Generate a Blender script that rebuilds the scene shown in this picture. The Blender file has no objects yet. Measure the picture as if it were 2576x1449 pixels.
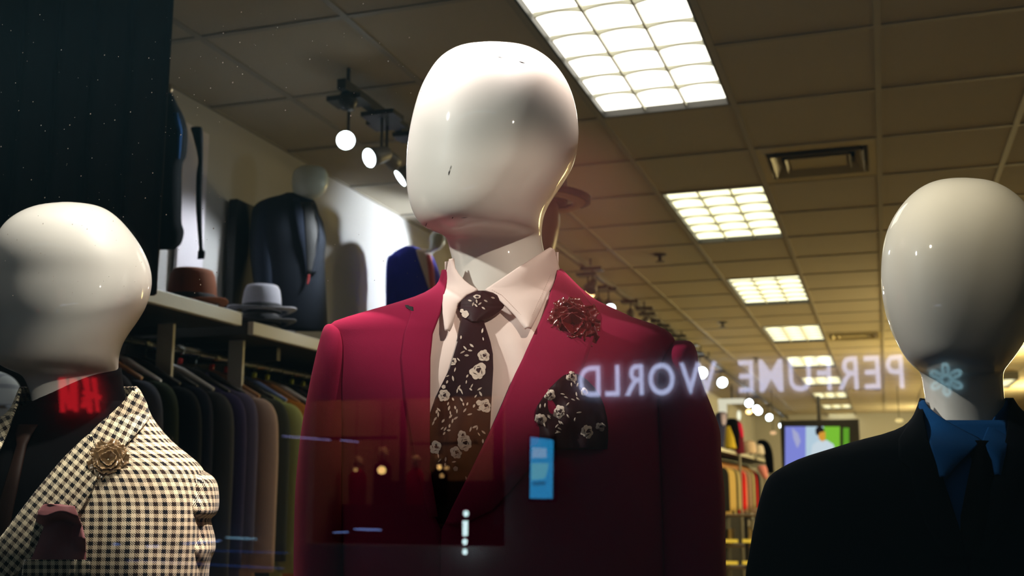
import bpy, bmesh, math, random
import numpy as np
from mathutils import Vector, Matrix
random.seed(7)
scene = bpy.context.scene
COL = scene.collection
PI = math.pi

# ------------------------------------------------------------------ camera, world, exposure
FPX = 2800.0
YAW, PITCH = math.radians(18.3), math.atan(513.5/2800.0)
cy, sy, cp, sp = math.cos(YAW), math.sin(YAW), math.cos(PITCH), math.sin(PITCH)
Fv = Vector((-sy*cp, cy*cp, sp)); Rv = Vector((cy, sy, 0)); Uv = Rv.cross(Fv)
C0 = Vector((0, 0, 1.6))
cam = bpy.data.cameras.new('camera'); camo = bpy.data.objects.new('camera', cam); COL.objects.link(camo)
cam.sensor_width = 36.0; cam.lens = 36.0*FPX/2576.0
M3 = Matrix((Rv, Uv, -Fv)).transposed()
camo.matrix_world = Matrix.Translation(C0) @ M3.to_4x4()
cam.clip_start = 0.05; cam.clip_end = 100
cam.dof.use_dof = True; cam.dof.focus_distance = 1.26; cam.dof.aperture_fstop = cam.lens/1000/0.0046
scene.camera = camo
scene.view_settings.view_transform = 'Standard'; scene.view_settings.look = 'None'
scene.view_settings.gamma = 1.0; scene.view_settings.exposure = 0.0
scene.view_settings.use_curve_mapping = False
world = bpy.data.worlds.new('world'); scene.world = world; world.use_nodes = True
world.node_tree.nodes['Background'].inputs[0].default_value = (0.42, 0.86, 1.0, 1)   # dim teal mall air behind the camera
world.node_tree.nodes['Background'].inputs[1].default_value = 0.008

GY = 0.98          # the shop window's glass
CEIL = 3.16
WX = -2.56         # left wall
FARY = 24.0

def lamp(kind, name, loc, power, color, target=None, size=0.05, cone=60, blend=0.5, sx=None, sy_=None):
    l = bpy.data.lights.new(name, kind); l.energy = power; l.color = color
    if kind in ('POINT', 'SPOT'): l.shadow_soft_size = size
    if kind == 'SPOT': l.spot_size = math.radians(cone); l.spot_blend = blend
    if kind == 'AREA':
        l.shape = 'RECTANGLE'; l.size = sx; l.size_y = sy_
    o = bpy.data.objects.new(name, l); COL.objects.link(o); o.location = loc
    if target is not None:
        o.rotation_euler = (Vector(target)-Vector(loc)).to_track_quat('-Z', 'Y').to_euler()
    return o
# display spots above the mannequins; corridor-side spots are added for faces, collar, neck
KEYS = [
 ('SPOT', 'display_spot_light', (-0.98, 1.13, 3.10), 170, (1.0, .88, .90), (-0.42, 1.56, 2.05), .022, 40, .4),
 ('SPOT', 'display_spot_light', (-0.20, 1.16, 3.10), 300, (1.0, .80, .74), (-0.58, 1.48, 2.02), .022, 36, .4),
 ('SPOT', 'added_front_spot', (-1.95, 0.10, 3.25), 280, (1.0, .95, .90), (-0.49, 1.25, 2.12), .05, 22.5, .5),
 ('SPOT', 'added_front_spot', (0.85, -0.20, 3.05), 120, (1.0, .80, .68), (-0.385, 1.17, 1.825), .03, 9.5, .6),
 ('SPOT', 'display_spot_light', (-0.58, 1.05, 3.08), 135, (1.0, .92, .82), (-0.98, 1.22, 1.75), .022, 32, .5),
 ('SPOT', 'added_front_spot', (0.35, -0.30, 2.60), 75, (1.0, .90, .80), (-0.97, 1.22, 1.685), .03, 6.6, .3),
 ('SPOT', 'display_spot_light', (-1.30, 1.18, 3.05), 25, (1.0, .97, .93), (-1.02, 1.22, 1.90), .022, 26, .5),
 ('SPOT', 'added_front_spot', (-0.55, -0.30, 3.15), 200, (1.0, .82, .58), (0.08, 1.22, 2.05), .06, 16, .7),
]
for k in KEYS: lamp(k[0], k[1], k[2], k[3], k[4], k[5], k[6], k[7], k[8])

# ------------------------------------------------------------------ helpers
def ray(px, py): return Fv + Rv*((px-1288)/FPX) - Uv*((py-724.5)/FPX)
def at(px, py, Y):
    r = ray(px, py); return C0 + r*(Y/r.y)
def onx(px, py, X):
    r = ray(px, py); return C0 + r*(X/r.x)
def pt(px, py, K, w=0.0):          # K: horizontal distance of the thing's own middle plane, w: how far this point stands out of it
    return C0 + ray(px, py)*((K-w)/(cp + (py-724.5)/FPX*sp))

def tag(o, label=None, cat=None, group=None, kind=None):
    if label: o['label'] = label
    if cat: o['category'] = cat
    if group: o['group'] = group
    if kind: o['kind'] = kind
    return o
def thing(name, label, cat, loc=(0, 0, 0), group=None, kind=None):
    o = bpy.data.objects.new(name, None); COL.objects.link(o); o.location = loc
    o.empty_display_size = 0.1
    return tag(o, label, cat, group, kind)
def root_loc(p):
    v = Vector((0, 0, 0))
    while p is not None:
        if p.matrix_parent_inverse == Matrix.Identity(4) or p.parent is None: v += Vector(p.location)
        p = p.parent
    return v
def link(name, me, mats, parent=None, world=False, smooth=True):
    if not isinstance(mats, (list, tuple)): mats = [mats]
    for m in mats: me.materials.append(m)
    o = bpy.data.objects.new(name, me); COL.objects.link(o)
    if smooth:
        me.polygons.foreach_set('use_smooth', [True]*len(me.polygons))
    if parent is not None:
        o.parent = parent
        if world and parent.type == 'EMPTY': o.matrix_parent_inverse = Matrix.Translation(-Vector(parent.location))
    return o

class MB:
    def __init__(s): s.v = []; s.f = []; s.mi = []; s.uv = []
    def add(s, vs, fs, mi=0, uvs=None):
        n = len(s.v); s.v += [tuple(v) for v in vs]
        for f in fs:
            s.f.append(tuple(i+n for i in f)); s.mi.append(mi)
            s.uv.append([uvs[i] for i in f] if uvs else [(0, 0)]*len(f))
    def box(s, x0, x1, y0, y1, z0, z1, mi=0):
        vs = [(x, y, z) for z in (z0, z1) for y in (y0, y1) for x in (x0, x1)]
        s.add(vs, [(0, 2, 3, 1), (4, 5, 7, 6), (0, 1, 5, 4), (2, 6, 7, 3), (0, 4, 6, 2), (1, 3, 7, 5)], mi)
        return s
    def tube(s, pts, r, n=10, mi=0, caps=True):
        pts = [Vector(p) for p in pts]; rings = []
        rr = r if isinstance(r, (list, tuple)) else [r]*len(pts)
        prev = None
        for i, p in enumerate(pts):
            d = (pts[min(i+1, len(pts)-1)]-pts[max(i-1, 0)])
            d = d.normalized() if d.length > 1e-9 else prev or Vector((0, 0, 1))
            prev = d
            a = d.cross(Vector((0, 0, 1)) if abs(d.z) < .9 else Vector((1, 0, 0))).normalized(); b = d.cross(a)
            rings.append([p + (a*math.cos(2*PI*k/n)+b*math.sin(2*PI*k/n))*rr[i] for k in range(n)])
        vs = [v for r_ in rings for v in r_]; fs = []
        for i in range(len(rings)-1):
            for k in range(n):
                fs.append((i*n+k, i*n+(k+1) % n, (i+1)*n+(k+1) % n, (i+1)*n+k))
        if caps: fs += [tuple(range(n))[::-1], tuple((len(rings)-1)*n+k for k in range(n))]
        s.add(vs, fs, mi); return s
    def lathe(s, prof, c=(0, 0, 0), n=32, mi=0, sx=1, sy=1):
        vs = []; fs = []
        for r, z in prof:
            vs += [(c[0]+r*math.cos(2*PI*k/n)*sx, c[1]+r*math.sin(2*PI*k/n)*sy, c[2]+z) for k in range(n)]
        for i in range(len(prof)-1):
            for k in range(n): fs.append((i*n+k, i*n+(k+1) % n, (i+1)*n+(k+1) % n, (i+1)*n+k))
        s.add(vs, fs, mi); return s
    def ellipsoid(s, c, r, n=18, m=10, mi=0):
        prof = [(max(1e-4, math.sin(PI*i/m)), -math.cos(PI*i/m)) for i in range(m+1)]
        vs = []; fs = []
        for q, z in prof: vs += [(c[0]+q*r[0]*math.cos(2*PI*k/n), c[1]+q*r[1]*math.sin(2*PI*k/n), c[2]+z*r[2]) for k in range(n)]
        for i in range(m):
            for k in range(n): fs.append((i*n+k, i*n+(k+1) % n, (i+1)*n+(k+1) % n, (i+1)*n+k))
        s.add(vs, fs, mi); return s
    def mesh(s, name='m'):
        me = bpy.data.meshes.new(name); me.from_pydata(s.v, [], s.f); me.update()
        me.polygons.foreach_set('material_index', s.mi)
        ul = me.uv_layers.new(name='uv')
        flat = [c for f in s.uv for p in f for c in p]
        ul.data.foreach_set('uv', flat)
        return me
    def build(s, name, mats, parent=None, world=False, smooth=False, bevel=0):
        o = link(name, s.mesh(name), mats, parent, world, smooth)
        if bevel:
            b = o.modifiers.new('bevel', 'BEVEL'); b.width = bevel; b.segments = 2; b.limit_method = 'ANGLE'
        return o

def rows_mesh(mb, rows, closed=False, caps=False, mi=0, uvs=None, flip=False):
    m = len(rows[0]); vs = [p for r in rows for p in r]; fs = []
    for i in range(len(rows)-1):
        for k in range(m if closed else m-1):
            a, b = i*m+k, i*m+(k+1) % m
            q = (a, b, b+m, a+m)
            fs.append(q[::-1] if flip else q)
    if caps:
        fs += [tuple(range(m)), tuple((len(rows)-1)*m+k for k in range(m))[::-1]]
    mb.add(vs, fs, mi, [u for r in uvs for u in r] if uvs else None)

def crom(tbl, sub=5):
    T = [np.array(t, float) for t in tbl]; out = []
    for i in range(len(T)-1):
        p0 = T[i-1] if i else 2*T[0]-T[1]; p1, p2 = T[i], T[i+1]; p3 = T[i+2] if i+2 < len(T) else 2*T[-1]-T[-2]
        for k in range(sub):
            t = k/sub
            out.append(.5*((2*p1)+(-p0+p2)*t+(2*p0-5*p1+4*p2-p3)*t*t+(-p0+3*p1-3*p2+p3)*t**3))
    out.append(T[-1]); return out

def shell(o, t, offset=0.0):
    s = o.modifiers.new('thickness', 'SOLIDIFY'); s.thickness = t; s.offset = offset; return o

def relax(T, k):
    T = [t.copy() for t in T]
    for _ in range(k):
        Q = [T[0]]+[T[i]*.5+(T[i-1]+T[i+1])*.25 for i in range(1, len(T)-1)]+[T[-1]]; T = Q
    return T

def loft(tbl, K, n=48, e=2.0, sub=5, mb=None, caps=True, bump=None, rel=0):
    """closed body from its outline rows (py, left, right, half depth, shift)"""
    mb = mb or MB(); rows = []
    for (y, xl, xr, b, c) in relax(crom(tbl, sub), rel):
        xc, a = (xl+xr)/2, max((xr-xl)/2, .3); r = []
        for k in range(n):
            th = 2*PI*k/n; ct, st = math.cos(th), math.sin(th)
            q = (abs(ct)**e+abs(st)**e)**(-1/e)
            px = xc+a*ct*q; w = c+max(b, .0005)*st*q
            if bump: w += bump(px, y, st)
            r.append(pt(px, y, K, w))
        rows.append(r)
    rows_mesh(mb, rows, True, caps, flip=True); return mb

class Body:
    """depth of a torso's front, read from its outline rows"""
    def __init__(s, tbl, K, e=2.3, sub=5, folds=None):
        s.t = np.array(crom(tbl, sub)); s.K = K; s.e = e; s.folds = folds
    def row(s, y):
        y = min(max(y, s.t[0, 0]), s.t[-1, 0])
        return [float(np.interp(y, s.t[:, 0], s.t[:, j])) for j in (1, 2, 3, 4)]
    def w(s, px, y):
        xl, xr, b, c = s.row(y); xc, a = (xl+xr)/2, (xr-xl)/2
        t = min(1, abs(px-xc)/a); w = c+b*(1-t**s.e)**(1/s.e)
        if s.folds: w += s.folds(px, y)
        return w
    def p(s, px, y, off=0): return pt(px, y, s.K, s.w(px, y)+off)

def mpp(K): return K/FPX      # metres per pixel

def jacket_shell(body, y0, y1, inner, n1=26, n2=26, ny=70, ovl=.006, uvs=1.0, off=0.0):
    """one cloth shell: right front edge -> side -> back -> side -> left front edge"""
    mb = MB(); rows = []; uv = []
    ys = [y0+(y1-y0)*i/ny for i in range(ny+1)]
    inner = np.array(inner)
    v = 0
    for y in ys:
        xl, xr, b, c = body.row(y); xc, a = (xl+xr)/2, (xr-xl)/2
        il = float(np.interp(y, inner[:, 0], inner[:, 1])); ir = float(np.interp(y, inner[:, 0], inner[:, 2]))
        tl = min(.98, max(-.98, (il-xc)/a)); tr = min(.98, max(-.98, (ir-xc)/a))
        r = []
        def front(t, o):
            px = xc+a*t; r.append(pt(px, y, body.K, body.w(px, y)+off+o))
        thr = math.acos(tr)
        for k in range(n1+1): front(math.cos(thr*(1-k/n1)), ovl*(1-k/n1)**2)
        for k in range(1, n2):
            th = PI*k/n2; t = math.cos(th)
            w = c-off-b*(abs(math.sin(th)))**(2/body.e)
            r.append(pt(xc+a*t, y, body.K, w))
        thl = math.acos(tl)
        for k in range(n1+1): front(math.cos(PI-(PI-thl)*(k/n1)), 0)
        us = [0.0]
        for k in range(1, len(r)): us.append(us[-1]+(r[k]-r[k-1]).length)
        # measure u from the side seam so checks line up row to row
        u0 = us[n1]; rows.append(r); uv.append([((u-u0)*uvs, y*mpp(body.K)*uvs*-1) for u in us])
    rows_mesh(mb, rows, uvs=uv, flip=True)
    return mb

def patch(rows, body, off=0.0, bulge=0.0, nx=16, sub=4, smooth=True, uvrot=0.0, uvs=1.0, mb=None, wfun=None, mi=0, smoothrows=False):
    """cloth piece lying on a body; rows (py, left, right)"""
    mb = mb or MB(); R = []; UV = []
    if smoothrows: T = crom(rows, sub)
    else:
        T = []
        for i in range(len(rows)-1):
            for k in range(sub): T.append([rows[i][j]+(rows[i+1][j]-rows[i][j])*k/sub for j in range(3)])
        T.append(list(rows[-1]))
    cr, sr = math.cos(uvrot), math.sin(uvrot)
    for y, xl, xr in T:
        r = []; u = []
        for k in range(nx+1):
            t = k/nx; px = xl+(xr-xl)*t
            w = (wfun(px, y) if wfun else body.w(px, y))+off+bulge*(1-(2*t-1)**2)
            r.append(pt(px, y, body.K, w))
            m = mpp(body.K)*uvs; X, Yy = px*m, -y*m
            u.append((X*cr-Yy*sr, X*sr+Yy*cr))
        R.append(r); UV.append(u)
    rows_mesh(mb, R, uvs=UV, mi=mi, flip=True); return mb

# ------------------------------------------------------------------ materials
def mat(name, color, rough=.5, metal=0, coat=0, sheen=0, emit=None, es=0, bump=None, spec=.5, var=0, trans=0):
    m = bpy.data.materials.new(name); m.use_nodes = True; nt = m.node_tree; b = nt.nodes['Principled BSDF']
    b.inputs['Base Color'].default_value = (*color, 1); b.inputs['Roughness'].default_value = rough
    b.inputs['Metallic'].default_value = metal; b.inputs['Coat Weight'].default_value = coat
    b.inputs['Coat Roughness'].default_value = .04
    b.inputs['Sheen Weight'].default_value = sheen; b.inputs['Specular IOR Level'].default_value = spec
    b.inputs['Transmission Weight'].default_value = trans
    if sheen: b.inputs['Sheen Tint'].default_value = (min(1, color[0]*2+.1), min(1, color[1]*2+.1), min(1, color[2]*2+.1), 1)
    if emit: b.inputs['Emission Color'].default_value = (*emit, 1); b.inputs['Emission Strength'].default_value = es
    if bump or var:
        tc = nt.nodes.new('ShaderNodeTexCoord'); n = nt.nodes.new('ShaderNodeTexNoise')
        n.inputs['Scale'].default_value = bump[0] if bump else 30; n.inputs['Detail'].default_value = 4
        nt.links.new(tc.outputs['Object'], n.inputs['Vector'])
        if bump:
            bp = nt.nodes.new('ShaderNodeBump'); bp.inputs['Strength'].default_value = bump[1]; bp.inputs['Distance'].default_value = bump[2]
            nt.links.new(n.outputs['Fac'], bp.inputs['Height']); nt.links.new(bp.outputs['Normal'], b.inputs['Normal'])
        if var:
            mx = nt.nodes.new('ShaderNodeMix'); mx.data_type = 'RGBA'
            mx.inputs[6].default_value = (*[c*(1-var) for c in color], 1); mx.inputs[7].default_value = (*[min(1, c*(1+var)) for c in color], 1)
            nt.links.new(n.outputs['Fac'], mx.inputs[0]); nt.links.new(mx.outputs[2], b.inputs['Base Color'])
    return m
def cloth(name, color, sheen=.25, var=.25, scale=900): return mat(name, color, .92, sheen=sheen, bump=(scale, .35, .0006), spec=.15, var=var)
def glow(name, color, s): return mat(name, (0, 0, 0), 1, emit=color, es=s, spec=0)

def N(nt, t, **kw):
    n = nt.nodes.new(t)
    for k, v in kw.items(): setattr(n, k, v)
    return n
def fmath(nt, op, a, b=None):
    n = nt.nodes.new('ShaderNodeMath'); n.operation = op
    for i, x in enumerate((a, b)):
        if x is None: continue
        if isinstance(x, (int, float)): n.inputs[i].default_value = x
        else: nt.links.new(x, n.inputs[i])
    return n.outputs[0]

def houndstooth():
    m = bpy.data.materials.new('houndstooth_wool'); m.use_nodes = True; nt = m.node_tree; b = nt.nodes['Principled BSDF']
    uv = N(nt, 'ShaderNodeUVMap'); sep = N(nt, 'ShaderNodeSeparateXYZ'); nt.links.new(uv.outputs[0], sep.inputs[0])
    period = .0104
    u = fmath(nt, 'DIVIDE', sep.outputs[0], period); v = fmath(nt, 'DIVIDE', sep.outputs[1], period)
    wu = fmath(nt, 'LESS_THAN', fmath(nt, 'FRACT', u), .5); wv = fmath(nt, 'LESS_THAN', fmath(nt, 'FRACT', v), .5)
    tw = fmath(nt, 'LESS_THAN', fmath(nt, 'FRACT', fmath(nt, 'MULTIPLY', fmath(nt, 'ADD', u, v), 4.0)), .5)
    alt = fmath(nt, 'LESS_THAN', fmath(nt, 'FRACT', fmath(nt, 'MULTIPLY', u, .5)), .5)
    wa = N(nt, 'ShaderNodeMix', data_type='RGBA'); nt.links.new(alt, wa.inputs[0]); wa.inputs[6].default_value = (.004, .004, .006, 1); wa.inputs[7].default_value = (.035, .017, .008, 1)
    A = N(nt, 'ShaderNodeMix', data_type='RGBA'); nt.links.new(wu, A.inputs[0]); A.inputs[6].default_value = (.66, .56, .38, 1); nt.links.new(wa.outputs[2], A.inputs[7])
    B = N(nt, 'ShaderNodeMix', data_type='RGBA'); nt.links.new(wv, B.inputs[0]); B.inputs[6].default_value = (.66, .56, .38, 1); B.inputs[7].default_value = (.004, .004, .006, 1)
    X = N(nt, 'ShaderNodeMix', data_type='RGBA'); nt.links.new(tw, X.inputs[0]); nt.links.new(A.outputs[2], X.inputs[6]); nt.links.new(B.outputs[2], X.inputs[7])
    nt.links.new(X.outputs[2], b.inputs['Base Color']); b.inputs['Roughness'].default_value = .9; b.inputs['Specular IOR Level'].default_value = .15
    b.inputs['Sheen Weight'].default_value = .1
    return m

def glass_mat(name='window_glass', ior=1.52, dust=True):
    m = bpy.data.materials.new(name); m.use_nodes = True; nt = m.node_tree; nt.nodes.clear()
    out = N(nt, 'ShaderNodeOutputMaterial'); tr = N(nt, 'ShaderNodeBsdfTransparent'); gl = N(nt, 'ShaderNodeBsdfGlossy')
    gl.inputs['Roughness'].default_value = 0.0; gl.inputs['Color'].default_value = (1, 1, 1, 1); tr.inputs['Color'].default_value = (.985, 1, .99, 1)
    geo = N(nt, 'ShaderNodeNewGeometry'); fr = N(nt, 'ShaderNodeFresnel')
    mi = N(nt, 'ShaderNodeMix', data_type='FLOAT'); nt.links.new(geo.outputs['Backfacing'], mi.inputs[0]); mi.inputs[2].default_value = ior; mi.inputs[3].default_value = 1/ior
    nt.links.new(mi.outputs[0], fr.inputs['IOR'])
    mx = N(nt, 'ShaderNodeMixShader'); nt.links.new(fr.outputs[0], mx.inputs[0]); nt.links.new(tr.outputs[0], mx.inputs[1]); nt.links.new(gl.outputs[0], mx.inputs[2])
    if dust:   # specks of dust on the pane, thicker towards its upper left
        tc = N(nt, 'ShaderNodeTexCoord'); vo = N(nt, 'ShaderNodeTexVoronoi'); vo.inputs['Scale'].default_value = 150
        nt.links.new(tc.outputs['Object'], vo.inputs['Vector'])
        sc = N(nt, 'ShaderNodeSeparateColor'); nt.links.new(vo.outputs['Color'], sc.inputs[0])
        no = N(nt, 'ShaderNodeTexNoise'); no.inputs['Scale'].default_value = 4; nt.links.new(tc.outputs['Object'], no.inputs['Vector'])
        size = fmath(nt, 'MULTIPLY', fmath(nt, 'POWER', sc.outputs[0], 4.0), .14)
        spot = fmath(nt, 'LESS_THAN', vo.outputs['Distance'], size)
        keep = fmath(nt, 'GREATER_THAN', no.outputs[0], .44)
        sx_ = N(nt, 'ShaderNodeSeparateXYZ'); nt.links.new(tc.outputs['Object'], sx_.inputs[0])
        ul = fmath(nt, 'MULTIPLY', fmath(nt, 'LESS_THAN', sx_.outputs[0], -.42), fmath(nt, 'GREATER_THAN', sx_.outputs[2], 1.80))
        fac = fmath(nt, 'MULTIPLY', fmath(nt, 'MULTIPLY', fmath(nt, 'MULTIPLY', spot, keep), ul), .5)
        df = N(nt, 'ShaderNodeBsdfTranslucent'); df.inputs['Color'].default_value = (.8, .75, .7, 1)
        m2 = N(nt, 'ShaderNodeMixShader'); nt.links.new(fac, m2.inputs[0]); nt.links.new(mx.outputs[0], m2.inputs[1]); nt.links.new(df.outputs[0], m2.inputs[2])
        nt.links.new(m2.outputs[0], out.inputs[0])
    else: nt.links.new(mx.outputs[0], out.inputs[0])
    return m

M = {}
M['mannequin'] = mat('mannequin_gloss', (.66, .63, .575), .5, coat=.5, spec=.3, bump=(9, .02, .01))
M['mannequin_far'] = mat('mannequin_far', (.6, .66, .58), .35, coat=.4)
M['crimson'] = cloth('crimson_wool', (.25, .007, .042), .12)
M['crimson_dark'] = mat('crimson_satin', (.065, .006, .015), .55, sheen=.2, spec=.3)
M['shirt'] = mat('pink_white_cotton', (.82, .66, .60), .8, bump=(700, .1, .0003), spec=.25)
M['tie'] = mat('burgundy_silk', (.018, .0035, .006), .55, spec=.12)
M['motif'] = mat('printed_petal', (.66, .54, .45), .7, var=.35, bump=(400, .1, .0002), spec=.2)
M['motif_dark'] = mat('printed_heart', (.03, .012, .015), .7, spec=.2)
M['hound'] = houndstooth()
M['blackcloth'] = mat('black_cloth', (.0015, .0015, .002), .95, spec=.05)
M['brownsilk'] = mat('brown_silk', (.012, .005, .003), .6, spec=.1)
M['mauve'] = mat('mauve_silk', (.22, .07, .075), .7, sheen=.3, bump=(600, .2, .0004))
M['bluecloth'] = cloth('blue_cotton', (.005, .06, .19), .05)
M['navyblack'] = mat('near_black_wool', (.002, .003, .005), .95, spec=.08)
M['redsatin'] = mat('red_satin', (.16, .008, .012), .22, spec=.8, coat=.5)
M['bronze'] = mat('bronze_satin', (.30, .19, .09), .25, spec=.8, coat=.4)
M['white'] = mat('white_laminate', (.72, .72, .66), .45)
M['wall'] = mat('wall_paint', (.50, .50, .49), .85, bump=(60, .05, .002))
M['chrome'] = mat('chrome', (.6, .65, .62), .15, metal=1)
M['darkmetal'] = mat('dark_metal', (.06, .055, .05), .45, metal=.5)
M['greymetal'] = mat('grey_metal', (.22, .21, .2), .5, metal=.3)
M['wood'] = mat('hanger_wood', (.45, .2, .06), .4)
M['floor'] = mat('shop_floor', (.42, .31, .15), .55, var=.2)
M['black'] = mat('matt_black', (.006, .006, .006), .7)
M['vent'] = mat('vent_enamel', (.42, .36, .2), .5)
M['louver'] = mat('louver_blade', (.75, .73, .6), .4)
def tiles():
    m = mat('ceiling_tile', (.47, .42, .315), .95, bump=(220, .5, .003), var=.12); return m
M['tile'] = tiles()
M['tee'] = mat('ceiling_tee', (.33, .30, .24), .6)
M['tube1'] = glow('lit_diffuser_near', (1.0, .93, .80), 3.4)
M['tube2'] = glow('lit_diffuser', (1.0, .93, .60), 2.2)

# ------------------------------------------------------------------ setting
def struct(name, mb, mats, **kw):
    o = mb.build(name, mats, **kw); o['kind'] = 'structure'; return o
struct('floor', MB().box(-3, 6, GY+.02, FARY+.1, -.1, 0), M['floor'])
TX = [WX] + [-2.18+.56*i for i in range(0, 15)]
TY = [GY+.14+.08] + [3.77-.637*4+.637*k for k in range(1, 36)]
troffer_cells = []
LX0, LX1 = -1.06, -.50
for k in range(9):
    y0 = 3.77-.637 + .637*4*k; troffer_cells.append((y0, y0+1.274))
vent_cells = [(-.50, .06, 3.77+.637*2), (-.50, .06, 3.77+.637*12), (-.50, .06, 3.77+.637*22)]
cm = MB()
for i in range(len(TX)-1):
    for j in range(len(TY)-1):
        x0, x1, y0, y1 = TX[i], TX[i+1], TY[j], TY[j+1]
        xm, ym = (x0+x1)/2, (y0+y1)/2
        if LX0-.02 < xm < LX1+.02 and any(a < ym < b for a, b in troffer_cells): continue
        if any(a < xm < b and c < ym < c+.637 for a, b, c in vent_cells): continue
        cm.add([(x0, y0, CEIL), (x1, y0, CEIL), (x1, y1, CEIL), (x0, y1, CEIL)], [(0, 3, 2, 1)])
for x in TX: cm.box(x-.012, x+.012, TY[0], TY[-1], CEIL-.006, CEIL+.002, 1)
for j, y in enumerate(TY):
    for i in range(len(TX)-1):
        xm = (TX[i]+TX[i+1])/2
        if LX0-.02 < xm < LX1+.02 and any(a+.1 < y < b-.1 for a, b in troffer_cells): continue
        cm.box(TX[i]+.012, TX[i+1]-.012, y-.012, y+.012, CEIL-.005, CEIL+.002, 1)
cm.box(WX-.1, 6, GY, FARY+.1, CEIL+.22, CEIL+.3, 2)
struct('ceiling', cm, [M['tile'], M['tee'], M['black']])
wl = MB().box(WX-.1, WX, GY, FARY, 0, CEIL+.25)
struct('wall_left', wl, M['wall'])
struct('wall_right', MB().box(5.6, 5.7, GY, FARY, 0, CEIL+.25), M['wall'])
struct('wall_back', MB().box(WX-.1, 5.7, FARY, FARY+.1, 0, CEIL+.25), M['wall'])
# front: header over the glass, side piers, sill
fr = MB().box(-3.2, 3, GY-.1, GY+.02, 3.02, CEIL+.3).box(-3.2, 3, GY-.1, GY+.1, -.1, .22).box(-3.4, -2.9, GY-.1, GY+.12, -.1, 3.5).box(2.6, 3, GY-.1, GY+.12, -.1, 3.5)
fr.box(3, 5.7, GY-.1, GY+.02, -.1, 3.5)
struct('wall_front', fr, M['black'])
fr2 = MB().box(WX-.5, WX, GY+.02, GY+.2, 0, CEIL+.3)
struct('trim_1', fr2, M['black'])
gl = MB().box(-2.9, 2.6, GY-.008, GY, .22, 3.02)
struct('window_1', gl, glass_mat())
struct('trim_2', MB().box(-2.5, 1.6, GY+.03, 1.75, 0, .30), M['black'])   # display platform
cu = MB(); cr_ = []
xe = at(418, 300, 2.0).x
for j in range(2):
    cr_.append([(WX+.02+(xe-WX-.02)*k/60, 2.0+.018*math.sin(k*1.1), (3.15, 2.02)[j]) for k in range(61)])
rows_mesh(cu, cr_); cu_o = cu.build('shade_sheet', M['black'], None, smooth=True); shell(cu_o, .004)  # dark sheet stands in for the unlit corner at upper left
tag(cu_o, 'black sheet standing in for the unlit corner behind the left mannequin head', 'shade_sheet')

struct('trim_3', MB().box(WX+.0, WX+.012, 1.1, 22.6, 0, 2.135), mat('shade_panel', (.012, .012, .013), .7))  # dark sheet over the wall, standing in for shade below the shelves
# recessed lights
def make_troffer(mt):
    t = thing('ceiling_light', 'x', 'ceiling light')
    w, l = .548, 1.262
    f = MB()
    for a in ((-w/2, -w/2+.016, -l/2, l/2), (w/2-.016, w/2, -l/2, l/2), (-w/2+.016, w/2-.016, -l/2, -l/2+.016), (-w/2+.016, w/2-.016, l/2-.016, l/2)):
        f.box(*a, -.004, .10)
    f.build('frame', M['darkmetal'], t)
    MB().box(-w/2+.016, w/2-.016, -l/2+.016, l/2-.016, .024, .034).build('diffuser', mt, t)
    g = MB()
    X0, X1, Y0, Y1 = -w/2+.016, w/2-.016, -l/2+.016, l/2-.016
    for i in range(1, 3):
        x = X0+(X1-X0)*i/3; g.box(x-.004, x+.004, Y0, Y1, .006, .024)
    for j in range(1, 6):       # cross blades with an arched lower edge in every cell
        y = Y0+(Y1-Y0)*j/6
        for i in range(3):
            xa, xb = X0+(X1-X0)*i/3+.004, X0+(X1-X0)*(i+1)/3-.004; n = 8
            vs = []; fs = []
            for k in range(n+1):
                tt = k/n; x = xa+(xb-xa)*tt; zb = .006+.011*(1-(2*tt-1)**2); zt = .024
                vs += [(x, y-.003, zb), (x, y-.008, zt), (x, y+.003, zb), (x, y+.008, zt)]
            for k in range(n):
                a = 4*k; b = a+4
                fs += [(a, b, b+1, a+1), (a+2, a+3, b+3, b+2), (a, a+2, b+2, b), (a+1, b+1, b+3, a+3)]
            g.add(vs, fs)
    g.build('louver', M['louver'], t)
    return t
def copy_tree(o, parent=None):
    c = o.copy(); COL.objects.link(c)
    if parent is not None: c.parent = parent
    for ch in [q for q in bpy.data.objects if q.parent == o]: copy_tree(ch, c)
    return c
tl = ['largest ceiling light panel, nearest, right above the central mannequin head',
      'second ceiling light panel from the front, left of the square air vent',
      'third ceiling light panel from the front, beyond the left end of the air vent',
      'fourth ceiling light panel, beside the slim dark far vent', 'fifth ceiling light panel, just above the mirrored letters',
      'sixth ceiling light panel, seen through the mirrored letters', 'seventh ceiling light panel, low behind the mirrored letters',
      'eighth ceiling light panel, above the wall screen', 'farthest ceiling light panel, near the back wall']
base2 = None
for k, (a, b) in enumerate(troffer_cells):
    if k == 0: t = make_troffer(M['tube1'])
    elif k == 1: t = base2 = make_troffer(M['tube2'])
    else: t = copy_tree(base2)
    t.location = ((LX0+LX1)/2, (a+b)/2, CEIL)
    tag(t, tl[k], 'ceiling light', 'recessed ceiling lights in one row')

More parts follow.
